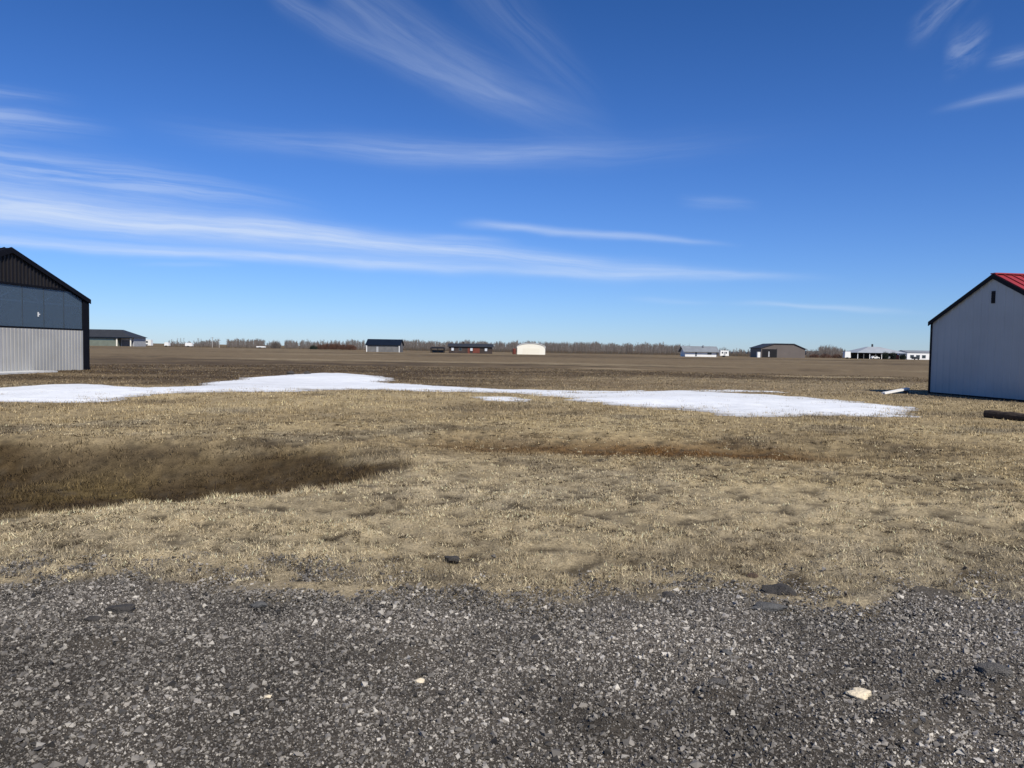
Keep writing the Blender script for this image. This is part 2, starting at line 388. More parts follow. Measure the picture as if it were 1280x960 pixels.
# ------------------------------------------------------------------ snow
def snow(name, pix, label, hmax=.12, rag=.45):
    P = np.array([ground_at(px, py)[:2] for px, py in pix])
    x0, y0 = P.min(0)-1; x1, y1 = P.max(0)+1
    xs, ys = np.arange(x0, x1, .16), np.arange(y0, y1, .16)
    GX, GY = np.meshgrid(xs, ys); x, y = GX.ravel(), GY.ravel()
    ins = np.zeros(x.size, bool); dist = np.full(x.size, 1e9)
    for (ax, ay), (bx, by) in zip(P, np.roll(P, -1, 0)):
        c = ((ay > y) != (by > y)) & (x < (bx-ax)*(y-ay)/(by-ay+1e-12)+ax); ins ^= c
        ex, ey = bx-ax, by-ay; t = np.clip(((x-ax)*ex+(y-ay)*ey)/(ex*ex+ey*ey), 0, 1)
        dist = np.minimum(dist, np.hypot(x-ax-t*ex, y-ay-t*ey))
    sd = np.where(ins, dist, -dist)+rag*(.65*nz(x*.35, y*1.1, W_PATCH)+.42*nz(x*.35, y, W_SM))+.16
    z = H(x, y)-.015+hmax*.8*sst(-.1, 2.2, sd)+.015*sst(0, .1, sd)+.015*nz(x, y, W_MID)*sst(0, 1, sd)+.006*nz(x, y, W_SM)
    I = np.arange(x.size).reshape(GX.shape)
    F = np.stack([I[:-1,:-1].ravel(), I[:-1,1:].ravel(), I[1:,1:].ravel(), I[1:,:-1].ravel()], 1)
    F = F[(sd > -.05)[F].all(1)]
    used = np.unique(F); mp = np.zeros(x.size, int); mp[used] = np.arange(used.size)
    edge = sst(-.05, .95, sd+.25*nz(x, y, W_SM))
    T = mixc(np.repeat(col(.34,.31,.27), x.size, 0), col(.77,.775,.77), edge)
    T = mixc(T, col(.56,.55,.53), .6*sst(.5, 1.6, nz(x*.3, y*1.3, W_MID)+.3*nz(x, y, W_SM))*(1-.5*sst(1, 3, sd)))
    T = T*(1+.05*nz(x*.4, y, W_MID)+.03*nz(x, y, W_SM))[:, None]
    o = link(name, np_mesh(name, np.stack([x, y, z], 1)[used], mp[F], np.clip(T, 0, .9)[used], True), snow_mat)
    return tag(o, label, 'snow', kind='stuff')
snow_mat = attr_mat('old snow', rough=.7, spec=.3, detail=[(1.2, .05, 5), (9., .05, 6)], bump=(7., .5, .08))
snow('snow_patch', [(-60,487),(0,484),(60,482),(120,481),(170,484),(240,483),(262,477),(310,473),(350,469),(395,467),(440,468),(480,471),(500,475),(470,477),
      (520,480),(560,483.5),(620,485.5),(690,487),(760,488),(800,488),(800,491.5),(740,491.8),(700,493),(640,491.5),(560,490),(500,488.5),(440,487),(385,489),(370,491),(250,491),(200,494),(170,499),(130,502),(60,503.5),(0,503),(-60,503)],
     'long bright old snow patch by the big left hangar')
snow('snow_patch', [(640,491.5),(690,491),(760,490),(800,488.8),(850,489.5),(900,492),(960,494.5),(1020,498),(1080,503),(1120,509),(1156,518),(1152,521.5),(1090,521),(1040,520),(980,520),(930,521),(895,518),(880,513),(820,510),(760,506),(720,501),(692,497.5),(660,494.5)],
     'white tapered snow patch in front of the red roofed barn')
snow('snow_patch', [(590,497),(630,495.5),(668,498),(655,502),(620,502),(600,500)], 'small thin grey remnant of snow between the two long patches', .03, .25)
snow('snow_patch', [(850,487.2),(910,487),(975,488.5),(985,490.6),(930,489.6),(860,489.2)], 'thin sliver of snow just behind the right long patch', .04, .2)

# ------------------------------------------------------------------ shared building materials
M = {}
M['black'] = mat('black painted steel', (.007,.007,.010), .6, .2, 3, spec=.12)
M['char'] = mat('charcoal ribbed steel', (.015,.013,.014), .5, .15, 2, spec=.25)
M['galv'] = mat('pale ribbed steel', (.40,.39,.37), .42, .10, .7, .0, spec=.5)
M['grey'] = mat('pale grey ribbed steel', (.37,.405,.42), .55, .10, .45, spec=.3)
M['red'] = mat('red painted roofing', (.31,.032,.038), .55, .12, .8, spec=.4)
M['conc'] = mat('pale concrete', (.55,.54,.52), .85, .15, 3, bump=.2)
M['white'] = mat('white painted siding', (.80,.79,.76), .6, .06, .4)
M['cream'] = mat('cream sheet metal', (.86,.81,.68), .5, .05, .3)
M['navy'] = mat('dark blue roofing', (.008,.013,.024), .6, .15, .6, spec=.1)
M['wallgrey'] = mat('weathered grey siding', (.16,.155,.15), .8, .2, .8)
M['brown'] = mat('dark brown siding', (.055,.040,.034), .8, .3, .6)
M['taupe'] = mat('taupe sheet metal', (.135,.113,.100), .6, .1, .3)
M['roofgrey'] = mat('grey roofing', (.22,.235,.25), .7, .15, .4)
M['slate'] = mat('slate grey roofing', (.034,.036,.040), .6, .15, .4)
M['dark'] = mat('dark opening', (.012,.012,.014), .8, .2, 1)
M['redwood'] = mat('red brown paint', (.16,.045,.03), .7, .2, 1)
M['sage'] = mat('sage green siding', (.16,.18,.145), .7, .15, .6)
M['pale'] = mat('light grey siding', (.40,.40,.40), .7, .1, .6)
M['frost'], _nt, _b = nodes('smoky glazing')
_b.inputs['Base Color'].default_value = (.115,.16,.21,1); _b.inputs['Roughness'].default_value = .22; _b.inputs['Specular IOR Level'].default_value = .6
_tr = _nt.nodes.new('ShaderNodeBsdfTransparent'); _tr.inputs[0].default_value = (.62,.74,.86,1)
_mx = _nt.nodes.new('ShaderNodeMixShader'); _mx.inputs[0].default_value = .45
_tc = _nt.nodes.new('ShaderNodeTexCoord'); _n = _nt.nodes.new('ShaderNodeTexNoise'); _n.inputs['Scale'].default_value = .7
L(_nt, _tc.outputs['Object'], _n.inputs['Vector'])
_mr = _nt.nodes.new('ShaderNodeMapRange'); _mr.inputs[3].default_value = .16; _mr.inputs[4].default_value = .36; L(_nt, _n.outputs['Fac'], _mr.inputs[0])
L(_nt, _mr.outputs[0], _b.inputs['Roughness'])
L(_nt, _b.outputs[0], _mx.inputs[1]); L(_nt, _tr.outputs[0], _mx.inputs[2]); L(_nt, _mx.outputs[0], _nt.nodes['Material Output'].inputs[0])
M['glass'] = mat('dark window glass', (.03,.04,.05), .1, .1, 1, spec=.6)

def frame_of(A, B):
    e = Vector((B.x-A.x, B.y-A.y, 0)).normalized(); return e, math.atan2(e.y, e.x)
def slope_slab(mb, W, eave, ridge, Ln, ov_e, ov_f, ov_b, th, rib=None):
    """two roof slopes over x 0..W, ridge at W/2 running along y"""
    k = (ridge-eave)/(W/2)
    for sgn in (0, 1):
        xe = -ov_e if sgn == 0 else W+ov_e; ze = eave-k*ov_e; xm = W/2
        b = [(xe, -ov_f, ze), (xm, -ov_f, ridge), (xm, Ln+ov_b, ridge), (xe, Ln+ov_b, ze)]
        t = [(p[0], p[1], p[2]+th) for p in b]
        if sgn: b, t = b[::-1], t[::-1]
        mb.hexa(b, t)
        if rib:
            yv = -ov_f+.02
            while yv < Ln+ov_b-.05:
                bb = [(xe, yv, ze+th+.002), (xm, yv, ridge+th+.002), (xm, yv+.05, ridge+th+.002), (xe, yv+.05, ze+th+.002)]
                if sgn: bb = bb[::-1]
                mb.hexa(bb, [(p[0], p[1], p[2]+.045) for p in bb]); yv += rib
    return mb

# ------------------------------------------------------------------ big left hangar
A, B = ground_at(0, 465.6), ground_at(110.5, 461.4)
e, rz = frame_of(A, B)
pk = plane_hit(A, B, 12, 309.5); ev = plane_hit(A, B, 110.3, 376)
half = (Vector((B.x, B.y, 0))-Vector((pk.x, pk.y, 0))).length
W = 2*half; O = Vector((B.x, B.y, 0))-e*W; O.z = min(0, H1(B.x, B.y))-.02
EV, RD, Ln = ev.z-O.z, pk.z-O.z-.1, 18.0
mid = plane_hit(A, B, 60, 410.6).z-O.z; dtop = plane_hit(A, B, 0, 353).z-O.z
print('left hangar W %.2f eave %.2f ridge %.2f mid %.2f top %.2f at %s' % (W, EV, RD, mid, dtop, O))
hg = empty('hangar', O, rz, 'black hangar with wide glazed band over pale ribbed door', 'hangar')
kk = (RD-EV)/half
top = lambda u: EV+kk*min(u, W-u)
PW = .62                                     # black corner posts
MB().ribs((.02, W-.02), lambda u: max(top(u)-.02, dtop), lambda u: dtop, -.02, .30, .07).build('gable_cladding', M['char'], hg)
wl = MB()
wl.box(0, .12, .05, Ln, -.4, EV); wl.box(W-.12, W, .05, Ln, -.4, EV)
wl.quad((0,Ln,-.4), (0,Ln,EV), (half,Ln,RD), (W,Ln,EV), (W,Ln,-.4))
wl.build('wall', M['char'], hg)
slope_slab(MB(), W, EV+.02, RD+.02, Ln, .06, .16, .16, .07, .45).build('roof', M['black'], hg)
rk = MB()
for s in (0, 1):
    xe = -.06 if s == 0 else W+.06
    b = [(xe, -.20, EV-.06*kk-.20), (half, -.20, RD-.20), (half, -.165, RD-.20), (xe, -.165, EV-.06*kk-.20)]
    if s: b = b[::-1]
    rk.hexa(b, [(p[0], p[1], p[2]+.30) for p in b])
rk.build('rake_trim', M['black'], hg)
for s in (0, 1):
    x0, x1 = (0, PW) if s == 0 else (W-PW, W)
    pm = MB(); zt0, zt1 = top(x0), top(x1)
    pm.hexa([(x0,-.10,-.3),(x1,-.10,-.3),(x1,.05,-.3),(x0,.05,-.3)], [(x0,-.10,zt0-.05),(x1,-.10,zt1-.05),(x1,.05,zt1-.05),(x0,.05,zt0-.05)])
    pm.build('corner_post', M['black'], hg)
dr = MB().ribs((PW+.03, W-PW-.03), lambda u: mid-.06, lambda u: .03, -.03, .30, .10, prof=((0, 1), (.66, 1), (.72, 0), (.93, 0), (.99, 1))).build('door', M['galv'], hg)
MB().box(PW, W-PW, -.09, .03, mid-.05, mid+.05).build('rail', M['black'], dr)
xl = max(PW, (dtop+.1-EV)/kk); MB().box(xl, W-xl, -.09, .03, dtop-.06, dtop+.07).build('lintel', M['black'], hg)
gl = empty_glz = MB()
nb = 7; us = [PW+.02+(W-2*PW-.04)*i/nb for i in range(nb+1)]
gtop = lambda u: min(dtop-.07, top(u)-.22)
for i in range(nb):
    gl2 = [us[i]+.03, us[i+1]-.03]
    xs_ = [gl2[0]]
    xb = (dtop-.07+.22-EV)/kk
    for q in (xb, W-xb):
        if gl2[0] < q < gl2[1]: xs_.append(q)
    xs_.append(gl2[1])
    pts = [(gl2[0], -.03, mid+.055), (gl2[1], -.03, mid+.055)]+[(q, -.03, gtop(q)) for q in reversed(xs_)]
    pane = MB().hexa([p for p in pts], [(p[0], -.015, p[2]) for p in pts]).build('window', M['frost'], hg)
mm = mat('grey mullion', (.055,.07,.085), .5)
for u in us[1:-1]: MB().box(u-.025, u+.025, -.045, .0, mid+.055, gtop(u)).build('mullion', mm, hg)
# door truss seen through the glazing
ts = MB()
ts.box(PW, W-PW, .14, .20, mid+1.55, mid+1.65)
for i in range(nb):
    a, b = us[i], us[i+1]
    p0, p1 = ((a, .17, mid+1.6), (b, .17, min(gtop(b), gtop(a))-.05)) if i % 2 else ((b, .17, mid+1.6), (a, .17, min(gtop(b), gtop(a))-.05))
    ts.tube(p0, p1, .05, .05, 6)
ts.build('truss', mat('pale truss steel', (.75,.76,.78), .5), hg)
MB().box(.15, W-.15, .9, 1.0, -.2, EV).build('inner_wall', mat('interior lining', (.085,.105,.13), .9), hg)
lp = plane_hit(A, B, 47, 393); lu = (Vector((lp.x, lp.y, 0))-Vector((O.x, O.y, 0))).dot(e); lz = lp.z-O.z
lm = MB().box(lu-.04, lu+.04, -.06, -.034, lz-.14, lz+.14); lm.box(lu+.042, lu+.14, -.06, -.034, lz-.03, lz+.05); lm.build('glint_mark', M['white'], hg)  # small white shape added in place of a bright glint on the glazing
# concrete apron lip
ap = MB().box(-.5, W*.62, -1.7, -.12, -.2, .06-O.z); apo = ap.build('door_apron', M['conc']); apo.location = O; apo.rotation_euler.z = rz
tag(apo, 'pale concrete strip along the foot of the black hangar door', 'pavement', kind='structure')

# ------------------------------------------------------------------ right barn with red roof
A, B = ground_at(1161.5, 492.5), ground_at(1280, 503.2)
e, rz = frame_of(A, B)
pk = plane_hit(A, B, 1244, 342.5); ev = plane_hit(A, B, 1163.5, 403)
half = (Vector((pk.x, pk.y, 0))-Vector((A.x, A.y, 0))).length; W = 2*half
O = Vector((A.x, A.y, H1(A.x, A.y)-.03)); EV, RD, Ln = ev.z-O.z, pk.z-O.z-.08, 14.
print('right barn W %.2f eave %.2f ridge %.2f at %s' % (W, EV, RD, O))
kk = (RD-EV)/half; top2 = lambda u: EV+kk*min(u, W-u)
bn = empty('barn', O, rz, 'blue grey ribbed steel barn with red roof and dark trim', 'barn')
wl = MB().ribs((.06, W-.06), lambda u: top2(u)-.02, lambda u: .10, -.02, .46, .022)
wl.box(0, .1, .02, Ln, -.4, EV-.01); wl.box(W-.1, W, .02, Ln, -.4, EV-.01)
wl.quad((0,Ln,-.4), (0,Ln,EV), (half,Ln,RD), (W,Ln,EV), (W,Ln,-.4))
wl.quad((.1,.03,-.3), (W-.1,.03,-.3), (W-.1,.03,EV), (half,.03,RD-.05), (.1,.03,EV))
wl.build('wall', M['grey'], bn)
slope_slab(MB(), W, EV+.02, RD+.02, Ln, .12, .10, .10, .05, .4).build('roof', M['red'], bn)
MB().box(half-.14, half+.14, -.11, Ln+.11, RD+.075, RD+.125).build('ridge_cap', M['red'], bn)
rk = MB()
for s in (0, 1):
    xe = -.12 if s == 0 else W+.12
    b = [(xe, -.14, EV-.12*kk-.12), (half, -.14, RD-.12), (half, -.105, RD-.12), (xe, -.105, EV-.12*kk-.12)]
    if s: b = b[::-1]
    rk.hexa(b, [(p[0], p[1], p[2]+.20) for p in b])
rk.build('rake_trim', M['black'], bn)
for x0 in (-.03, W-.07): MB().box(x0, x0+.10, -.06, .06, -.3, EV-.04).build('corner_trim', M['black'], bn)
MB().box(.08, W-.08, -.05, -.0, -.3, .10).build('base_sill', M['black'], bn)
v0 = plane_hit(A, B, 1241, 364); v1 = plane_hit(A, B, 1245, 379)
ua, ub = [(Vector((p.x, p.y, 0))-Vector((O.x, O.y, 0))).dot(e) for p in (v0, v1)]
vt = MB().box(ua, ub, -.06, -.03, v1.z-O.z, v0.z-O.z).build('vent', M['dark'], bn)
vs = MB()
for i in range(4):
    zq = v1.z-O.z+.08+i*(v0.z-v1.z-.1)/4
    vs.box(ua+.02, ub-.02, -.085, -.062, zq, zq+.03)
vs.build('louvre', M['black'], vt)
vent_pt = None

# plank propped beside the barn, and a log
p0, p1 = ground_at(1104, 493.5), at_depth(1135, 486, ground_at(1104, 493.5).y+.9)
p0.z = H1(p0.x, p0.y)+.04
pl = empty('plank', (p0.x, p0.y, H1(p0.x, p0.y)), 0, 'white plank propped at one end beside the red roofed barn', 'plank')
d = Vector((p1.x-p0.x, p1.y-p0.y, p1.z-p0.z)); dn = d.normalized(); sd_ = dn.cross(Vector((0, 0, 1))).normalized(); un = sd_.cross(dn)
def pk8(q): return [q-sd_*.09-un*.045, q+sd_*.09-un*.045, q+sd_*.09+un*.045, q-sd_*.09+un*.045]
o0 = Vector((0, 0, .05))
MB().hexa(pk8(o0), pk8(o0+d)).build('board', M['white'], pl)
stone_mat = mat('weathered dark block', (.10,.085,.07), .9, .3, 9, bump=.5)
def rock_mesh(name, sx, sy, sz, seed, sub=4, amp=.26, facet=True):
    bm = bmesh.new(); bmesh.ops.create_icosphere(bm, subdivisions=sub, radius=1)
    g = random.Random(seed); ds = [Vector((g.gauss(0,1), g.gauss(0,1), g.gauss(0,1))).normalized() for _ in range(11)]; cs = [g.uniform(.60, .95) for _ in ds]
    ph = [(g.uniform(1.5, 5), g.uniform(1.5, 5), g.uniform(0, 6)) for _ in range(6)]
    for v in bm.verts:
        p = v.co.copy()
        for q, c in zip(ds, cs):
            t = p.dot(q)
            if t > c: p -= q*(t-c)*.9
        n = sum(math.sin(a*p.x+b*p.y+c+a*p.z) for a, b, c in ph)/6
        p *= 1+amp*n+g.uniform(-.045, .045)
        v.co = Vector((p.x*sx, p.y*sy, p.z*sz))
    me = bpy.data.meshes.new(name); bm.to_mesh(me); bm.free(); return me
bk = link('block', rock_mesh('block', .14, .12, max(.1, (d.z)*.55), 5), stone_mat)
q = Vector((p0.x, p0.y, 0))+Vector((d.x, d.y, 0))*.93
bk.location = (q.x, q.y, H1(q.x, q.y)+max(.08, d.z*.42)); tag(bk, 'dark clod under the raised end of the white plank', 'clod')

def log_obj(px0, py0, px1, py1, r, label):
    a, b = ground_at(px0, py0), ground_at(px1, py1); a.z = H1(a.x, a.y)+r*.85; b.z = H1(b.x, b.y)+r*.85
    t = empty('log', (a.x, a.y, a.z-r*.85), 0, label, 'log')
    mb = MB(); n = 12; rings = 14; d = b-a; dn = d.normalized(); e1 = dn.orthogonal().normalized(); e2 = dn.cross(e1); g = random.Random(3)
    base = Vector((0, 0, r*.85)); pts = []
    for i in range(rings):
        rr_ = r*(1+.08*math.sin(i*1.7)+g.uniform(-.05, .05))
        pts.append([base+d*(i/(rings-1))+(e1*math.cos(2*math.pi*k/n)+e2*math.sin(2*math.pi*k/n))*rr_*(1+g.uniform(-.06, .06)) for k in range(n)])
    for i in range(rings-1):
        for k in range(n): j = (k+1) % n; mb.quad(pts[i][k], pts[i][j], pts[i+1][j], pts[i+1][k])
    mb.build('bark', mat('dark log bark', (.055,.040,.030), .95, .4, 12, bump=.6), t)
    cw = mat('pale cut wood', (.35,.26,.16), .9, .3, 15)
    MB().quad(*[p-dn*.004 for p in reversed(pts[0])]).build('cut_end', cw, t); MB().quad(*[p+dn*.004 for p in pts[-1]]).build('cut_end', cw, t)
log_obj(1233, 521, 1330, 531, .13, 'dark weathered log lying on grass in front of the barn')

# ------------------------------------------------------------------ stones and asphalt chunks on the ground
asph = mat('broken asphalt', (.062,.056,.050), .92, .35, 40, bump=.8, bscale=160)
greyst = mat('grey broken stone', (.10,.097,.092), .9, .35, 30, bump=.7, bscale=120)
mound = mat('crumbled asphalt lump', (.17,.155,.135), .95, .8, 120, bump=1., bscale=260)
brownc = mat('brown clod', (.09,.06,.042), .95, .3, 30, bump=.7)
palest = mat('buff stone', (.66,.56,.40), .8, .18, 18, bump=.35, bscale=60)
def chunk(name, px, py, wpx, hgt, dep, mt, label, cat, seed, group=None, tilt=0, yaw=None):
    z0 = .2 if py > 735 else .19
    p = ground_at(px, py, z0); dist = p.length
    sx = wpx/FPX*dist/2
    o = link(name, rock_mesh(name, sx, sx*dep, sx*hgt, seed), mt); g = random.Random(seed)
    o.location = (p.x, p.y, H1(p.x, p.y)+(float(road_z(np.array([p.x]), np.array([p.y]))[0])-H1(p.x, p.y) if p.y < 4.9 else 0)+sx*hgt*(.10 if mt is mound else .32 if mt in (asph, greyst) else .38)); o.rotation_euler = (tilt, g.uniform(-.12, .12), g.uniform(-.4, .4) if yaw is None else yaw)
    return tag(o, label, cat, group)
GA = 'broken asphalt chunks along the gravel edge'
chunk('asphalt_chunk', 150, 766, 32, .38, .7, asph, 'black asphalt chunk at the far left of the gravel edge, larger of two neighbours', 'asphalt chunk', 1, GA)
chunk('asphalt_chunk', 117, 776, 18, .35, .7, asph, 'small black asphalt chunk just left of the larger far left one', 'asphalt chunk', 2, GA)
chunk('stone', 324, 758, 20, .5, .7, greyst, 'grey angular stone on the gravel edge left of centre', 'stone', 3)
chunk('asphalt_chunk', 565, 702, 22, .5, .8, asph, 'black lump lying up in the dry grass left of centre', 'asphalt chunk', 4, GA)
chunk('clod', 941, 724, 15, .75, .8, brownc, 'upright brown clod in the grass above the gravel edge', 'clod', 5)
chunk('asphalt_chunk', 974, 742, 38, .42, .55, asph, 'large tilted asphalt slab right of centre on the gravel edge', 'asphalt chunk', 6, GA, .35, -.5)
chunk('asphalt_chunk', 958, 762, 46, .24, .5, greyst, 'flat grey asphalt slab lying below the tilted slab', 'asphalt chunk', 7, GA, 0, .05)
chunk('asphalt_chunk', 833, 746, 24, .4, .6, asph, 'thin black asphalt shard at the gravel edge just right of centre', 'asphalt chunk', 8, GA)
chunk('asphalt_lump', 1238, 856, 40, .34, .8, mound, 'crumbled asphalt lump on a low mound at the far right of the gravel', 'asphalt lump', 9)
chunk('asphalt_lump', 1206, 876, 24, .38, .8, mound, 'smaller crumbled asphalt lump just left of the far right one', 'asphalt lump', 10)
chunk('asphalt_lump', 897, 862, 26, .34, .8, mound, 'round crumbled asphalt lump left of the buff stone', 'asphalt lump', 12)
chunk('stone', 1073, 870, 34, .38, .62, palest, 'buff flat stone lying on the gravel at lower right', 'stone', 13, yaw=-.45)
chunk('stone', 334, 871, 11, .5, .7, palest, 'small pale stone on the gravel at lower left', 'stone', 14)
chunk('stone', 907, 820, 17, .4, .7, greyst, 'flat light grey stone above the round asphalt lump', 'stone', 15)
chunk('stone', 524, 853, 14, .5, .7, palest, 'small pale stone on the gravel left of centre', 'stone', 16)
chunk('asphalt_chunk', 670, 798, 16, .4, .7, asph, 'small black chunk in the middle of the gravel', 'asphalt chunk', 17)
chunk('clod', 404, 603, 8, .6, .8, brownc, 'small brown clod on the near lip of the ditch', 'clod', 18)
p = ground_at(372, 468.5)
for dx, sd, lab in ((-.35, 21, 'left small black clod at the top edge of the long snow patch'), (.45, 22, 'right small black clod at the top edge of the long snow patch')):
    o = link('clod', rock_mesh('clod', .24, .2, .15, sd), asph); o.location = (p.x+dx*1.3, p.y, H1(p.x, p.y)+.10); tag(o, lab, 'clod')

# ------------------------------------------------------------------ distant buildings
def bg(name, px0, px1, D, label, cat, yaw=0):
    a, b = at_depth(px0, 440, D), at_depth(px1, 440, D)
    t = empty(name, (a.x, D, 0), yaw, label, cat); return t, b.x-a.x
def zat(px, py, D): return at_depth(px, py, D).z
def gable_front(name, px0, px1, pyr, pye, D, label, cat, Ln, wm, rm, ov=.4):
    t, W = bg(name, px0, px1, D, label, cat); xc = (px0+px1)/2
    EV, RD = zat(px0 if abs(px0-640) < abs(px1-640) else px1, pye, D), zat(xc, pyr, D); h = W/2
    mb = MB(); P = [(0,0,-.3),(W,0,-.3),(W,0,EV),(h,0,RD),(0,0,EV)]
    mb.hexa(P, [(p[0], Ln, p[2]) for p in P]); mb.build('wall', wm, t)
    slope_slab(MB(), W, EV+.03, RD+.03, Ln, ov, ov, ov, .18).build('roof', rm, t)
    return t, W, EV, RD
def gable_side(name, px0, px1, pyr, pye, D, label, cat, Ln, wm, rm, ov=.5):
    """ridge across the view"""
    t, W = bg(name, px0, px1, D, label, cat); xc = (px0+px1)/2
    EV, RD = zat(xc, pye, D), zat(xc, pyr, D)
    P = [(0,-.3),(Ln,-.3),(Ln,EV),(Ln/2,RD),(0,EV)]
    MB().hexa([(0, p[0], p[1]) for p in P][::-1], [(W, p[0], p[1]) for p in P][::-1]).build('wall', wm, t)
    k = (RD-EV)/(Ln/2); r = MB()
    for s in (0, 1):
        ye = -ov if s == 0 else Ln+ov; ze = EV-k*ov
        b = [(-ov, ye, ze+.03), (W+ov, ye, ze+.03), (W+ov, Ln/2, RD+.03), (-ov, Ln/2, RD+.03)]
        if s: b = b[::-1]
        r.hexa(b, [(p[0], p[1], p[2]+.2) for p in b])
    r.build('roof', rm, t)
    return t, W, EV, RD
def win(t, x0, x1, z0, z1, mt, name='window', y=-.06, fr=None):
    o = MB().box(x0, x1, y, -.005, z0, z1).build(name, mt, t)
    if fr:
        f = MB(); w = .1
        f.box(x0-w, x0, y-.03, -.004, z0-w, z1+w); f.box(x1, x1+w, y-.03, -.004, z0-w, z1+w); f.box(x0, x1, y-.03, -.004, z0-w, z0); f.box(x0, x1, y-.03, -.004, z1, z1+w)
        f.build('frame', fr, o)
    return o

# slate roofed hangar far behind the black one
D = 400
t, Wd = bg('hangar', 92, 164, D, 'low hangar with slate hip roof and open bay behind the black hangar', 'hangar')
EVh, RDh = zat(128, 421, D), zat(128, 411.5, D)
MB().box(0, Wd*.76, 0, 16, -.3, EVh).build('wall', M['sage'], t)
MB().box(Wd*.76+.3, Wd, 3, 16, -.3, EVh).build('bay_wall', M['pale'], t)
MB().box(Wd*.745, Wd*.765, -.4, -.02, -.3, EVh-.1).build('corner_post', M['cream'], t)
MB().box(Wd-.5, Wd, -.2, .3, -.3, EVh-.1).build('corner_post', M['cream'], t)
MB().box(Wd*.79, Wd-.6, 2.9, 2.98, 0, EVh*.66).build('door', M['wallgrey'], t)
b = [(-1,-1,EVh-.1),(Wd+.9,-1,EVh-.1),(Wd+.9,17,EVh-.1),(-1,17,EVh-.1)]
MB().hexa(b, [(2,6,RDh),(Wd-9.,6,RDh),(Wd-9.,10,RDh),(2,10,RDh)]).build('roof', M['slate'], t)
MB().box(-1.05, Wd+.95, -1.06, -1.005, EVh-.55, EVh-.02).build('fascia', M['navy'], t)
MB().box(3, Wd*.7, -.05, -.004, EVh*.62, EVh*.8).build('window', mat('pale green glazing', (.20,.27,.24), .4), t)

def trailer(px0, px1, py0, D, label, cat='trailer', dark=True, group=None):
    t, Wt = bg('trailer', px0, px1, D, label, cat)
    if group: t['group'] = group
    h = zat((px0+px1)/2, py0, D)
    b = [(.1,0,.55),(Wt-.1,0,.55),(Wt-.1,2.4,.55),(.1,2.4,.55)]
    mb = MB().hexa(b, [(.25,.05,h),(Wt-.25,.05,h),(Wt-.25,2.35,h),(.25,2.35,h)]); mb.build('body', M['white'], t)
    if dark:
        for f in (.2, .62): MB().box(Wt*f, Wt*f+Wt*.14, -.03, .025, h*.55, h*.8).build('window', M['glass'], t)
        MB().box(Wt*.42, Wt*.42+.7, -.03, .03, .6, h*.82).build('door', M['pale'], t)
    for f in (.35, .5):
        MB().tube((Wt*f, -.02, .36), (Wt*f, .25, .36), .36, .36, 14).build('wheel', M['dark'], t)
    return t
trailer(172, 189, 424.5, 420, 'long white travel trailer beside the slate roofed hangar')
trailer(205, 211, 428, 430, 'short white trailer right of the long travel trailer', dark=False)
trailer(231, 240, 428.5, 440, 'white trailer among bare trees at far left', dark=False)
trailer(320, 331, 432.8, 420, 'low white trailer in the field left of the round shrub', dark=False)

# dark blue roofed shed
D = 285
t, Wd, EV, RD = gable_side('shed', 458, 499.5, 424.6, 431.3, D, 'grey shed with dark blue roof and white corner posts', 'shed', 9, M['wallgrey'], M['navy'], .4)
for x0 in (-.02, Wd-.28): MB().box(x0, x0+.3, -.35, -.05, -.3, EV-.25).build('corner_post', M['white'], t)
MB().box(Wd*.3, Wd*.36, -.04, -.004, 0, EV*.75).build('door', M['pale'], t)
MB().box(Wd*.55, Wd*.85, -.04, -.004, 0, EV*.8).build('sliding_door', M['wallgrey'], t)
# open shelter
t, Wd = bg('shelter', 538, 555, 300, 'small dark open shelter left of the long brown house', 'shelter'); z = zat(546, 433.5, 300)
b = [(-.3,-.3,z-.7),(Wd+.3,-.3,z-.7),(Wd+.3,4.3,z-.7),(-.3,4.3,z-.7)]
MB().hexa(b, [(.4,1.6,z),(Wd-.4,1.6,z),(Wd-.4,2.4,z),(.4,2.4,z)]).build('roof', M['dark'], t)
for x0, y0 in ((0,0),(Wd-.2,0),(0,3.8),(Wd-.2,3.8),(Wd*.5,0)): MB().box(x0, x0+.2, y0, y0+.2, -.2, z-.7).build('post', M['dark'], t)
MB().box(.3, Wd-.3, 3.5, 3.7, 0, z*.45).build('back_panel', M['wallgrey'], t)
# long brown house
D = 280
t, Wd, EV, RD = gable_side('house', 561, 614.5, 430.2, 433.4, D, 'long low dark brown house with white windows and reddish door', 'house', 8, M['brown'], M['slate'], .5)
for f in (.06, .50, .84): win(t, Wd*f, Wd*f+.9, 1.0, 2.1, mat('bright curtained window', (.62,.64,.66), .3), fr=M['black'])
MB().box(Wd*.44, Wd*.49, -.05, -.004, 0, 2.1).build('door', M['redwood'], t)
MB().box(Wd*.56, Wd*.72, -.05, -.004, .2, 2.15).build('siding_panel', M['redwood'], t)
win(t, Wd*.24, Wd*.30, 1.0, 2.0, M['glass'], fr=M['wallgrey'])
MB().box(Wd*.3, Wd*.34, 3.6, 4.4, RD-.3, RD+.9).build('chimney', M['brown'], t)
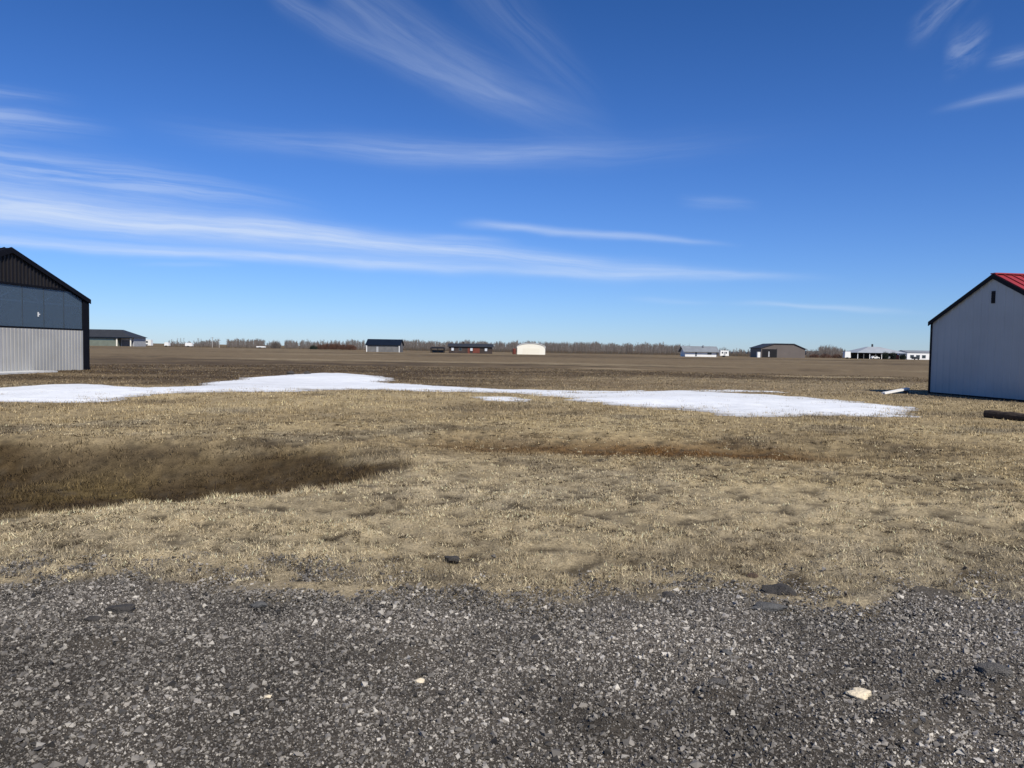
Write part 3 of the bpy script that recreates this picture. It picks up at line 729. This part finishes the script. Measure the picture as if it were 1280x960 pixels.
# cream arched shelter
D = 282
t, Wd = bg('storage_shed', 646.5, 681.5, D, 'cream arched steel storage shed in front of the woods', 'storage shed')
EV, RD = zat(664, 434.5, D), zat(664, 429.2, D)
prof = [(0,-.3),(Wd,-.3)]+[(Wd/2+Wd/2*math.cos(a), EV+(RD-EV)*math.sin(a)**.9) for a in np.linspace(.0, math.pi, 15)]
MB().hexa([(p[0],0,p[1]) for p in prof], [(p[0],14,p[1]) for p in prof]).build('wall', M['cream'], t)
rf = MB(); arc = [(Wd/2+(Wd/2+.2)*math.cos(a), EV-.05+(RD-EV+.2)*max(math.sin(a), 0)**.9) for a in np.linspace(0, math.pi, 15)]
inn = [(Wd/2+(Wd/2+.03)*math.cos(a), EV-.05+(RD-EV+.06)*max(math.sin(a), 0)**.9) for a in np.linspace(0, math.pi, 15)]
for i in range(14):
    q = [arc[i], arc[i+1], inn[i+1], inn[i]]
    rf.hexa([(p[0],-.25,p[1]) for p in q], [(p[0],14.2,p[1]) for p in q])
rf.build('roof', M['white'], t)
MB().box(Wd*.2, Wd*.8, -.05, -.004, 0, EV*.9).build('door', mat('cream roller door', (.82,.76,.62), .5, .05), t)
t, Wd = bg('oil_tank', 640.5, 645, 300, 'small rust red tank left of the cream storage shed', 'tank')
MB().tube((Wd/2,1,-.1), (Wd/2,1,1.9), Wd/2, Wd/2, 14).build('body', M['redwood'], t)
MB().tube((Wd/2,1,1.9), (Wd/2,1,2.2), Wd/2, .2, 14).build('lid', M['redwood'], t)
# white house with grey roof
D = 320
t, Wd, EV, RD = gable_side('house', 856.5, 896.5, 433.4, 439.2, D, 'white walled house with wide grey roof right of the woods', 'house', 9, M['white'], M['roofgrey'], .9)
for f, w_ in ((.32, .04), (.7, .12)): win(t, Wd*f, Wd*(f+w_), .3 if w_ < .1 else 1., 2.1, M['glass'], fr=M['pale'])
MB().box(Wd*.98, Wd*.995, -.1, -.004, 0, EV-.2).build('door', M['brown'], t)
MB().box(Wd*.6, Wd*.64, 3, 3.8, RD-.2, RD+.6).build('chimney', M['roofgrey'], t)
trailer(900, 911.5, 438.2, 325, 'white horse trailer with dark side just right of the white house')
# taupe hangar with open dark door
D = 350
t, Wd = bg('hangar', 951.5, 1006.5, D, 'taupe hangar with open black bay at its left end', 'hangar')
EV, RD = zat(955, 435.2, D), zat(975, 430.2, D)
P = [(0,0,-.3),(Wd,0,-.3),(Wd,0,EV-.2),(Wd*.74,0,RD),(Wd*.30,0,RD),(0,0,EV)]
MB().hexa(P, [(p[0], 16, p[2]) for p in P]).build('wall', M['taupe'], t)
rf = MB()
Q = [(-.5,EV-.1),(Wd*.30,RD+.03),(Wd*.74,RD+.03),(Wd+.5,EV-.4)]
for (xa, za), (xb, zb) in zip(Q, Q[1:]):
    b = [(xa,-.4,za),(xb,-.4,zb),(xb,16.4,zb),(xa,16.4,za)]; rf.hexa(b, [(p[0],p[1],p[2]+.3) for p in b])
rf.build('roof', M['slate'], t)
MB().box(.4, Wd*.35, -.06, -.004, 0, EV-.4).build('door', M['dark'], t)
MB().box(Wd*.16, Wd*.19, -.14, -.065, .3, EV-1.5).build('door_post', M['pale'], t)
MB().box(Wd*.35, Wd*.36, -.08, -.005, 0, EV).build('corner_trim', M['slate'], t)
t, Wd = bg('storage_box', 947, 950.6, 348, 'white upright storage box left of the taupe hangar', 'box')
hb = zat(949, 440, 348); MB().box(0, Wd, 0, 1.4, -.1, hb).build('body', M['white'], t)
MB().box(-.06, Wd+.06, -.06, 1.46, hb, hb+.12).build('lid', M['pale'], t)
# white camper
trailer(1056, 1064, 439.5, 360, 'small white camper between bare trees and the grey pavilion', dark=False)
# grey pavilion
D = 380
t, Wd = bg('pavilion', 1071, 1133, D, 'wide pavilion with pale grey hip roof and small cupola', 'pavilion')
EV, RD = zat(1100, 441.2, D), zat(1100, 433.5, D)
b = [(-.5,-1,EV),(Wd+.5,-1,EV),(Wd+.5,17,EV),(-.5,17,EV)]
MB().hexa(b, [(Wd*.36,6.5,RD),(Wd*.58,6.5,RD),(Wd*.58,9.5,RD),(Wd*.36,9.5,RD)]).build('roof', mat('pale grey metal roof', (.34,.36,.38), .55, .1, .3), t)
MB().box(Wd*.45, Wd*.47, 7.5, 8.5, RD-.1, RD+1.4).build('cupola', M['slate'], t)
MB().box(.4, Wd-.4, 8, 8.3, -.2, EV-.05).build('back_wall', M['brown'], t)
for i in range(9):
    x0 = .3+(Wd-.9)*i/8; MB().box(x0, x0+.28, -.3, 0, -.2, EV-.02).build('post', M['wallgrey'] if i % 2 else M['white'], t)
MB().box(Wd*.8, Wd*.95, 2, 6, -.2, 2.2).build('room', M['redwood'], t)
def car(px0, px1, D, col_, label):
    t, Wd = bg('parked_car', px0, px1, D, label, 'car'); s = Wd/4.5
    P = [(0,.35),(4.5,.35),(4.5,.85),(3.5,1.0),(2.9,1.5),(1.0,1.5),(.3,.95),(0,.9)]
    MB().hexa([(x*s,0,z) for x, z in P], [(x*s,1.75,z) for x, z in P]).build('body', col_, t)
    MB().hexa([(x*s,-.015,z) for x, z in ((1.05,1.0),(2.75,1.0),(2.55,1.4),(1.15,1.4))], [(x*s,.004,z) for x, z in ((1.05,1.0),(2.75,1.0),(2.55,1.4),(1.15,1.4))]).build('window', M['glass'], t)
    for x in (.95, 3.6): MB().tube((x*s,-.05,.33),(x*s,.22,.33),.33,.33,12).build('wheel', M['dark'], t)
car(1090, 1100, 372, M['white'], 'white car parked leftmost under the pavilion edge')
car(1111, 1118.5, 372, M['pale'], 'pale car parked under the right half of the pavilion')
car(1142, 1150, 372, M['slate'], 'dark car parked in front of the long white building')
t, Wd, EV, RD = gable_side('workshop', 1134, 1175, 438.6, 441, 395, 'long white low building partly behind the red roofed barn', 'workshop', 12, M['white'], M['roofgrey'], .3)
for f in (.1, .28, .46): win(t, Wd*f, Wd*f+1.8, .8, 2.3, M['glass'], fr=M['pale'])

# ------------------------------------------------------------------ bare trees
bark = mat('grey brown bark', (.14,.118,.10), .95, .25, 3)
twig_m = mat('grey twigs', (.175,.150,.130), .95, .3, .5)
twig_r = mat('reddish willow twigs', (.135,.072,.050), .95, .3, .5)
twig_d = mat('dark evergreen needles', (.028,.040,.028), .9, .3, .5)
def bare_tree(seed, h=9., spread=.33, ntw=420, tw=.045, low=.22):
    g = random.Random(seed); tr = MB(); V = []; F = []
    pts = [Vector((0, 0, -.2))]; nseg = 6
    for i in range(1, nseg+1): pts.append(Vector((g.gauss(0, .02)*h*i/nseg, g.gauss(0, .02)*h*i/nseg, h*.86*i/nseg)))
    R0 = h*.014
    for i in range(nseg): tr.tube(pts[i], pts[i+1], R0*(1-i/nseg*.85), R0*(1-(i+1)/nseg*.85), 5)
    ends = []
    for i in range(15):
        f = g.uniform(low, .95); k = min(int(f*nseg), nseg-1); p = pts[k].lerp(pts[k+1], f*nseg-k)
        a = g.uniform(0, 2*math.pi); ln = h*spread*(1.15-f*.75)*g.uniform(.6, 1.1)
        q = p+Vector((math.cos(a)*ln*.75, math.sin(a)*ln*.75, ln*g.uniform(.55, 1.0)))
        tr.tube(p, q, R0*.42*(1.1-f), R0*.1, 4); ends.append((p, q, ln))
    for i in range(ntw):
        p, q, ln = ends[i % len(ends)] if i % 5 else (pts[3], pts[6], h*.2)
        s = p.lerp(q, g.uniform(.25, 1)); a = g.uniform(0, 2*math.pi); l2 = g.uniform(.08, .17)*h
        e = s+Vector((math.cos(a)*l2*.38, math.sin(a)*l2*.38, l2*g.uniform(.25, 1.)))
        b = a+math.pi/2+g.uniform(-1, 1); w = tw*g.uniform(.6, 1.2)
        o = Vector((math.cos(b)*w, math.sin(b)*w, 0)); k = len(V); V += [s-o, s+o, e]; F.append((k, k+1, k+2))
    tm = tr.mesh('trunk'); tm.materials.append(bark)
    cm = bpy.data.meshes.new('crown'); cm.from_pydata([tuple(v) for v in V], [], F); cm.update()
    return tm, cm
def slender_crown(seed, h, sp, k):
    g_ = np.random.default_rng(seed)
    z0 = g_.uniform(.0, .86, k)*h; ln = g_.uniform(.10, .28, k)*h; a = g_.uniform(0, 6.28, k); b = g_.uniform(0, 6.28, k)
    rad = sp*h*np.sqrt(g_.uniform(0, 1, k))*np.clip(1.2-z0/h, .1, 1); w = g_.uniform(.03, .06, k)
    bx, by = np.cos(a)*rad*.8, np.sin(a)*rad*.8; z1 = np.minimum(z0+ln, h*g_.uniform(.9, 1.04, k))
    o = np.stack([np.cos(b)*w, np.sin(b)*w, 0*w], 1); B_ = np.stack([bx, by, z0], 1)
    V = np.stack([B_-o, B_+o, np.stack([bx+np.cos(a)*ln*.28, by+np.sin(a)*ln*.28, z1], 1)], 1).reshape(-1, 3)
    return np_mesh('crown', V, np.arange(3*k).reshape(k, 3))
protos = [(bare_tree(s_, 9, sp*.9, 1, .036, .08)[0], slender_crown(s_, 9, sp, k_)) for s_, sp, k_ in ((1,.14,80),(2,.11,64),(3,.18,100),(4,.10,60),(5,.22,120))]
for tm, cm in protos: cm.materials.append(twig_m)
tcount = {}
def put_tree(px, top_py, D, k, label, group, name='bare_tree'):
    p = at_depth(px, 440, D); h = zat(px, top_py, D); s = h/9*1.06
    t = empty(name, (p.x, D, 0), random.uniform(0, 6.28), label, 'tree', group); t.scale = (s*random.uniform(1.0, 1.5),)*2+(s,)
    for nm, me in zip(('trunk', 'crown'), protos[k]):
        o = bpy.data.objects.new(nm, me); C.objects.link(o); o.parent = t
GL = 'thin bare trees along the far left field edge'; LL = 'slender leafless tree among the thin row at far left'
g = random.Random(5)
for px in [212,216,221,226,230,243,248,252,256,261,266,270,274,284,289,293,297,301,306,311,316,320,324,329]:
    put_tree(px+g.uniform(-1.2, 1.2), g.uniform(421.5, 426), 470+g.uniform(-25, 40), g.randrange(5), LL, GL)
GM = 'thin bare trees between the round shrub and red bushes'; LM = 'slender leafless tree between the round shrub and the reddish bushes'
for px in [358,363,367,371,376,380,385,389,394]:
    put_tree(px+g.uniform(-1, 1), g.uniform(423.5, 428), 470+g.uniform(-20, 40), g.randrange(5), LM, GM)
GB = 'bare trees rising behind the reddish bushes'; LB = 'leafless tree rising behind the long reddish brown bushes'
for px in [400,405,410,414,419,423,428,433,439,445,449,454]:
    put_tree(px+g.uniform(-1, 1), g.uniform(422, 427), 480+g.uniform(-20, 40), g.randrange(5), LB, GB)
def shrub(px, wpx, py, D, label, mt, name='shrub', n=900, seed=1, group=None, stem=True):
    p = at_depth(px, 440, D); h = zat(px, py, D); w = wpx/FPX*D/2; gg = random.Random(seed)
    t = empty(name, (p.x, D, 0), 0, label, 'shrub', group); V = []; F = []
    for i in range(n):
        a = gg.uniform(0, 6.283); rr_ = math.sqrt(gg.random()); hh = h*math.sqrt(max(1-rr_**2*.85, .05))
        s = Vector((math.cos(a)*rr_*w*.75, math.sin(a)*rr_*2.2*.75, gg.uniform(0, .7)*hh)); l2 = h*gg.uniform(.18, .4)
        e = s+Vector((math.cos(a)*l2*.4+gg.gauss(0, .12*l2), math.sin(a)*l2*.4, l2)); e.z = min(e.z, hh*gg.uniform(.85, 1.05))
        b = gg.uniform(0, 6.28); ww = gg.uniform(.03, .07)*D/400
        o = Vector((math.cos(b)*ww, math.sin(b)*ww, 0)); k = len(V); V += [s-o, s+o, e]; F.append((k, k+1, k+2))
    cm = bpy.data.meshes.new('crown'); cm.from_pydata([tuple(v) for v in V], [], F); link('crown', cm, mt, t)
    st = MB()
    for i in range(7):
        a = gg.uniform(0, 6.28); st.tube((gg.uniform(-.5,.5)*w, gg.uniform(-1,1), -.1), (gg.uniform(-.8,.8)*w, gg.uniform(-1.5,1.5), h*.7), .06, .02, 4)
    st.build('stem', bark, t)
shrub(345, 15, 423.5, 440, 'round bare grey shrub standing alone at left', twig_m, n=1100, seed=3)
shrub(392, 12, 430.5, 395, 'low dark bush at the left end of the reddish bushes', twig_d, n=900, seed=4)
for i, (px, w_, py) in enumerate(((402,18,428.3),(412,18,426.2),(422,20,427),(432,18,427.8),(440,14,429.2))):
    shrub(px, w_, py, 400, ('leftmost','second from left','middle','second from right','rightmost')[i]+' of the five joined reddish brown willow bushes', twig_r, n=1100, seed=20+i, group='reddish willow bushes')
GR = 'bare trees right of the taupe hangar'; LR = 'leafless tree between the taupe hangar and the small white camper'
for px, py in ((1012,438),(1016,436.5),(1020,435.5),(1024,433.5),(1028,431.5),(1032,430.5),(1036,430),(1040,431),(1044,432.5),(1048,435),(1052,437),(1056,438)):
    put_tree(px, py, 450+g.uniform(-20, 20), (0, 2, 4)[g.randrange(3)], LR, GR)
for i, (px, w_, py) in enumerate(((1018,16,441),(1032,18,440.5),(1046,16,441))):
    shrub(px, w_, py, 400, ('left','middle','right')[i]+' rusty bush at the foot of trees right of the taupe hangar', twig_r, n=700, seed=40+i, group='rusty bushes right of the taupe hangar')
for i, (px, w_, py) in enumerate(((1107,7,437.5),(1116.5,5.5,438),(1129,8,440))):
    shrub(px, w_, py, 368, ('left','middle','right')[i]+' dark evergreen shrub before the grey pavilion', twig_d, name='evergreen_shrub', n=900, seed=50+i, group='evergreen shrubs by the pavilion')

# the woods: one mass of bare trunks and twigs
def woods(spans, name, label):
    VV, TT = [], []
    for x0, x1, n, tp0, tp1, D0, D1 in spans:
        for i in range(n):
            px = g.uniform(x0, x1); D = g.uniform(D0, D1); f = (px-x0)/(x1-x0)
            p = at_depth(px, 440, D); h = max(zat(px, tp0+(tp1-tp0)*f+.9*math.sin(px*.31)+.8*math.sin(px*.083)+g.gauss(.5, 1.25), D), 2.2)
            k = 56; r_ = h*g.uniform(.09, .16)
            z0 = rng.uniform(.0, .86, k)*h; ln = rng.uniform(.10, .30, k)*h; a = rng.uniform(0, 6.28, k); b = rng.uniform(0, 6.28, k)
            rad = r_*np.sqrt(rng.uniform(0, 1, k))*(1.15-z0/h); w = rng.uniform(.025, .07, k)
            bx, by = p.x+np.cos(a)*rad*.8, D+np.sin(a)*rad*.8; z1 = np.minimum(z0+ln, h*rng.uniform(.9, 1.04, k))
            tx, ty = bx+np.cos(a)*ln*.28, by+np.sin(a)*ln*.28
            bx, by = np.append(bx, p.x), np.append(by, D); tx, ty = np.append(tx, p.x+g.gauss(0, .2)), np.append(ty, D)
            z0, z1 = np.append(z0, -.2), np.append(z1, h); w = np.append(w, .13); b = np.append(b, 0.)
            o = np.stack([np.cos(b)*w, np.sin(b)*w*.3, 0*w], 1); B_ = np.stack([bx, by, z0], 1)
            VV.append(np.stack([B_-o, B_+o, np.stack([tx, ty, z1], 1)], 1).reshape(-1, 3))
            c = np.array((.165,.143,.128))*g.uniform(.6, 1.25); TT.append(np.repeat(c[None], 3*(k+1), 0))
    V = np.concatenate(VV); F = np.arange(len(V)).reshape(-1, 3)
    o = link(name, np_mesh(name, V, F, np.concatenate(TT)), attr_mat(name+' bark', rough=.95))
    return tag(o, label, 'woods', kind='stuff')
woods([(498,700,1000,425.5,428,520,640),(690,862,900,427,431,540,660),(845,965,260,434.3,436.6,600,700),(452,515,110,428,426.5,560,620),
       (500,860,700,430.3,432.5,480,520),(395,455,60,428,427,560,620),
       (243,274,130,426.5,424.5,530,600),(284,331,240,425,423.3,530,600),(333,352,40,428,428,530,600),(356,398,170,426.5,426,530,600),(395,455,120,426.5,425,530,600),(206,242,80,428,427,530,600),(1008,1056,200,438,436.5,480,540),(1024,1046,90,433.5,434,480,540)], 'leafless_woods', 'grey leafless woods along the horizon behind the buildings')
# low brush at the foot of the woods
def brush(spans):
    V, F, T = [], [], []
    for x0, x1, n, hgt, D in spans:
        for i in range(n):
            px = g.uniform(x0, x1); p = at_depth(px, 440, D+g.uniform(-8, 8)); h = g.uniform(.3, 1)*hgt; w = g.uniform(.05, .12)
            k = len(V); dx = g.gauss(0, .4); V += [(p.x-w, p.y, -.1), (p.x+w, p.y, -.1), (p.x+dx, p.y+g.gauss(0, .3), h)]; F.append((k, k+1, k+2))
            c = (.10,.072,.05) if g.random() < .6 else (.075,.07,.06); T += [c]*3
    o = link('brush', np_mesh('brush', np.array(V), np.array(F), np.array(T)), attr_mat('brush twigs')); tag(o, 'low brown brush along the foot of the woods', 'brush', kind='stuff')
brush([(500,960,5200,2.6,478),(205,460,1500,1.2,455),(900,950,700,2.2,450),(1005,1060,500,2.,430)])
# dark wooded rise beyond the airfield at right
V, F, T = [], [], []
for i in range(1500):
    px = g.uniform(860, 1300); D = g.uniform(1700, 2300); p = at_depth(px, 440, D)
    f = math.sin(px*.018+1)*.5+.5; h = (5+4*f+g.uniform(0, 2.5))*(1.1 if px > 1000 else .8); w = g.uniform(4, 9)
    k = len(V)
    ang = [(math.cos(q)*w, math.sin(q)*w) for q in (0.3, 2.4, 4.5)]
    V += [(p.x+a_, D+b_, -1) for a_, b_ in ang]+[(p.x+a_*.75, D+b_*.75, h*.6) for a_, b_ in ang]+[(p.x+g.uniform(-1, 1), D, h)]
    for q in range(3):
        r_ = (q+1) % 3; F += [(k+q, k+r_, k+3+r_), (k+q, k+3+r_, k+3+q), (k+3+q, k+3+r_, k+6)]
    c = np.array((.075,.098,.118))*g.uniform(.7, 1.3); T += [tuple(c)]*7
fw = link('far_woods', np_mesh('far_woods', np.array(V), np.array(F), np.array(T)), attr_mat('far woods canopy')); tag(fw, 'blue green wooded line on the far horizon', 'woods', kind='stuff')

# power poles
for px, py, D, lab in ((265.5, 421, 430, 'thin pale utility pole among bare trees at far left'), (274, 424, 430, 'shorter pale utility pole right of the taller one')):
    p = at_depth(px, 440, D); z = zat(px, py, D)
    t = empty('utility_pole', (p.x, D, 0), 0, lab, 'pole')
    MB().tube((0,0,-.2), (0,0,z), .16, .11, 8).build('shaft', mat('pale pole wood', (.42,.40,.37), .9), t)
    MB().box(-1.0, 1.0, -.22, -.10, z-.7, z-.55).build('crossarm', M['wallgrey'], t)

# ------------------------------------------------------------------ sun and sky
SUN_EL, SAZ = R(45), (.47, -.883)
sl = bpy.data.lights.new('sun', 'SUN'); sl.energy = 4.9; sl.angle = R(.53); sl.color = (1., .95, .85)
so = bpy.data.objects.new('sun', sl); C.objects.link(so)
sv = Vector((SAZ[0]*math.cos(SUN_EL), SAZ[1]*math.cos(SUN_EL), math.sin(SUN_EL)))
so.rotation_euler = sv.to_track_quat('Z', 'Y').to_euler(); so.location = (20, -30, 40)

wd = bpy.data.worlds.new('World'); S.world = wd; wd.use_nodes = True; nt = wd.node_tree
bgn = nt.nodes['Background']; SKY = .105; bgn.inputs['Strength'].default_value = SKY
sky = nt.nodes.new('ShaderNodeTexSky'); sky.sky_type = 'NISHITA'; sky.sun_disc = False
sky.sun_elevation = SUN_EL; sky.sun_rotation = math.atan2(SAZ[0], SAZ[1])
sky.altitude = 700; sky.air_density = 1.0; sky.dust_density = .2; sky.ozone_density = 3.0
hs = nt.nodes.new('ShaderNodeVectorMath'); hs.operation = 'MULTIPLY'; 
_sz = nt.nodes.new('ShaderNodeSeparateXYZ'); _tc2 = nt.nodes.new('ShaderNodeTexCoord'); L(nt, _tc2.outputs['Generated'], _sz.inputs[0])
_cr = nt.nodes.new('ShaderNodeValToRGB'); L(nt, _sz.outputs[2], _cr.inputs[0])
for _i, (_p, _c) in enumerate(((0., (.56, .74, 1.12)), (.10, (.47, .70, 1.14)), (.24, (.36, .64, 1.12)), (.45, (.235, .53, .96)))):
    _e = _cr.color_ramp.elements[_i] if _i < 2 else _cr.color_ramp.elements.new(_p)
    _e.position = _p; _e.color = (*[v/1.25 for v in _c], 1)
_s2 = nt.nodes.new('ShaderNodeVectorMath'); _s2.operation = 'SCALE'; _s2.inputs['Scale'].default_value = 1.25
L(nt, _cr.outputs[0], _s2.inputs[0]); L(nt, sky.outputs[0], hs.inputs[0]); L(nt, _s2.outputs[0], hs.inputs[1])
def math_n(op, a, b=None, c=None, clamp=False):
    n = nt.nodes.new('ShaderNodeMath'); n.operation = op; n.use_clamp = clamp
    for i, v in enumerate((a, b, c)):
        if v is None: continue
        if isinstance(v, (int, float)): n.inputs[i].default_value = v
        else: L(nt, v, n.inputs[i])
    return n.outputs[0]
def smooth(v, a, b):
    n = nt.nodes.new('ShaderNodeMapRange'); n.interpolation_type = 'SMOOTHSTEP'
    n.inputs[1].default_value = a; n.inputs[2].default_value = b; L(nt, v, n.inputs[0]); return n.outputs[0]
tc = nt.nodes.new('ShaderNodeTexCoord'); sp = nt.nodes.new('ShaderNodeSeparateXYZ'); L(nt, tc.outputs['Generated'], sp.inputs[0])
az = math_n('ARCTAN2', sp.outputs[0], sp.outputs[1]); el = math_n('ARCSINE', sp.outputs[2])
def azel(px, py):
    d = ray(px, py).normalized(); return math.atan2(d.x, d.y), math.asin(d.z)
def noise2(u, v, su, sv_, detail=5, seed=0., rough=.55, dist=0.):
    cb = nt.nodes.new('ShaderNodeCombineXYZ'); L(nt, math_n('MULTIPLY', u, su), cb.inputs[0]); L(nt, math_n('MULTIPLY', v, sv_), cb.inputs[1]); cb.inputs[2].default_value = seed
    n = nt.nodes.new('ShaderNodeTexNoise'); n.inputs['Scale'].default_value = 1; n.inputs['Detail'].default_value = detail; n.inputs['Roughness'].default_value = rough
    n.inputs['Distortion'].default_value = dist
    L(nt, cb.outputs[0], n.inputs['Vector']); return n.outputs['Fac']
warp = math_n('MULTIPLY', math_n('SUBTRACT', noise2(az, el, 5, 14, 3, 9.), .5), .020)
total = None
def streak(p0, p1, p2, w0, w1, amp, seed, nu=6, nv=60, fade=(.18, .3), wispy=.55):
    """a cirrus band whose crest follows three sky directions; widths in radians"""
    global total
    (a0, e0), (a1, e1), (a2, e2) = azel(*p0), azel(*p1), azel(*p2)
    c2, c1, c0 = np.polyfit([a0, a1, a2], [e0, e1, e2], 2)
    crest = math_n('ADD', math_n('MULTIPLY', math_n('ADD', math_n('MULTIPLY', az, float(c2)), float(c1)), az), float(c0))
    d = math_n('SUBTRACT', math_n('ADD', el, math_n('MULTIPLY', warp, min(1., (w0+w1)*14))), crest)
    w0, w1 = w0/FPX, w1/FPX
    t = math_n('DIVIDE', math_n('SUBTRACT', az, a0), a2-a0)
    wd_ = math_n('ADD', math_n('MULTIPLY', math_n('MINIMUM', math_n('MAXIMUM', t, 0.), 1.), w1-w0), w0)
    q = math_n('DIVIDE', d, wd_)
    prof = math_n('EXPONENT', math_n('MULTIPLY', math_n('MULTIPLY', q, q), -1.))
    fin = math_n('MULTIPLY', smooth(t, -fade[0]*.3, fade[0]), math_n('SUBTRACT', 1., smooth(t, 1-fade[1], 1.08)))
    n = noise2(az, d, nu*.8, nv*1.7, 9, seed, .66, .3)
    nn = math_n('ADD', math_n('MULTIPLY', smooth(n, .30, .70), min(1., wispy*1.15)), 1-min(1., wispy*1.15))
    v = math_n('MULTIPLY', math_n('MULTIPLY', prof, fin), math_n('MULTIPLY', nn, amp))
    total = v if total is None else math_n('ADD', total, v)
streak((-200,232), (300,288), (960,346), 22, 5, .54, 1., fade=(.02, .35), wispy=.5)
streak((-200,258), (250,282), (640,326), 16, 7, .34, 11., fade=(.02, .4), wispy=.5)
streak((-200,287), (350,322), (860,350), 6, 7, .54, 2., fade=(.02, .5), wispy=.4)
streak((-200,188), (150,226), (400,262), 26, 10, .42, 3., fade=(.02, .5), wispy=.75)
streak((-200,140), (0,150), (150,166), 15, 9, .42, 4., fade=(.02, .6), wispy=.7)
streak((-100,112), (30,118), (110,128), 8, 5, .20, 14., fade=(.02, .6), wispy=.7)
streak((575,281), (740,291), (910,306), 4.5, 3.5, .42, 5., wispy=.3)
streak((640,338), (800,343), (1040,346), 7, 4, .40, 6., fade=(.3, .5), wispy=.5)
streak((330,-15), (520,85), (745,152), 12, 14, .15, 7., nv=26, fade=(.05, .5), wispy=.6)
streak((400,-40), (560,75), (770,165), 36, 22, .16, 8., nv=26, fade=(.05, .5), wispy=.6)
streak((560,-60), (660,40), (760,140), 32, 32, .08, 18., nv=30, fade=(.05, .5), wispy=.7)
streak((200,158), (500,188), (1010,166), 12, 16, .17, 9., fade=(.25, .6), wispy=.6)
streak((420,180), (600,196), (780,182), 12, 10, .16, 19., fade=(.3, .5), wispy=.6)
streak((1172,138), (1240,122), (1400,92), 4, 8, .22, 10., fade=(.3, .2), wispy=.5)
streak((1135,45), (1168,22), (1240,-45), 12, 16, .17, 12., nu=30, nv=40, fade=(.3, .3), wispy=.9)
streak((1180,72), (1208,58), (1240,40), 16, 12, .22, 13., nu=30, nv=40, fade=(.3, .4), wispy=.9)
streak((1235,74), (1262,68), (1330,60), 7, 7, .22, 15., nu=20, fade=(.3, .3), wispy=.7)
streak((910,381), (1030,384), (1160,390), 3, 2.5, .26, 16., fade=(.4, .4), wispy=.4)
streak((520,296), (580,298), (650,302), 4, 3, .18, 17., fade=(.4, .4), wispy=.5)
streak((850,250), (900,254), (950,258), 7, 5, .13, 20., fade=(.4, .4), wispy=.6)
streak((160,330), (230,332), (300,334), 3, 3, .16, 22., fade=(.4, .4), wispy=.5)
streak((780,372), (840,377), (900,381), 4, 3, .13, 23., fade=(.4, .4), wispy=.5)
ahead = smooth(sp.outputs[1], .0, .25)
total = math_n('MULTIPLY', total, ahead)
# thin cirrus elsewhere in the sky
back = noise2(az, el, 3, 16, 6, 31., .6, .4)
bk_ = math_n('MULTIPLY', math_n('MULTIPLY', smooth(back, .55, .8), .4), math_n('SUBTRACT', 1., ahead))
total = math_n('MINIMUM', math_n('ADD', total, bk_), .82)
mx = nt.nodes.new('ShaderNodeMix'); mx.data_type = 'RGBA'
L(nt, total, mx.inputs[0]); L(nt, hs.outputs[0], mx.inputs[6]); mx.inputs[7].default_value = (.72/SKY, .81/SKY, .95/SKY, 1)
L(nt, mx.outputs[2], bgn.inputs['Color'])

S.view_settings.view_transform = 'Standard'; S.view_settings.look = 'None'; S.view_settings.exposure = 0; S.view_settings.gamma = 1
S.cycles.max_bounces = 6; S.cycles.use_denoising = True
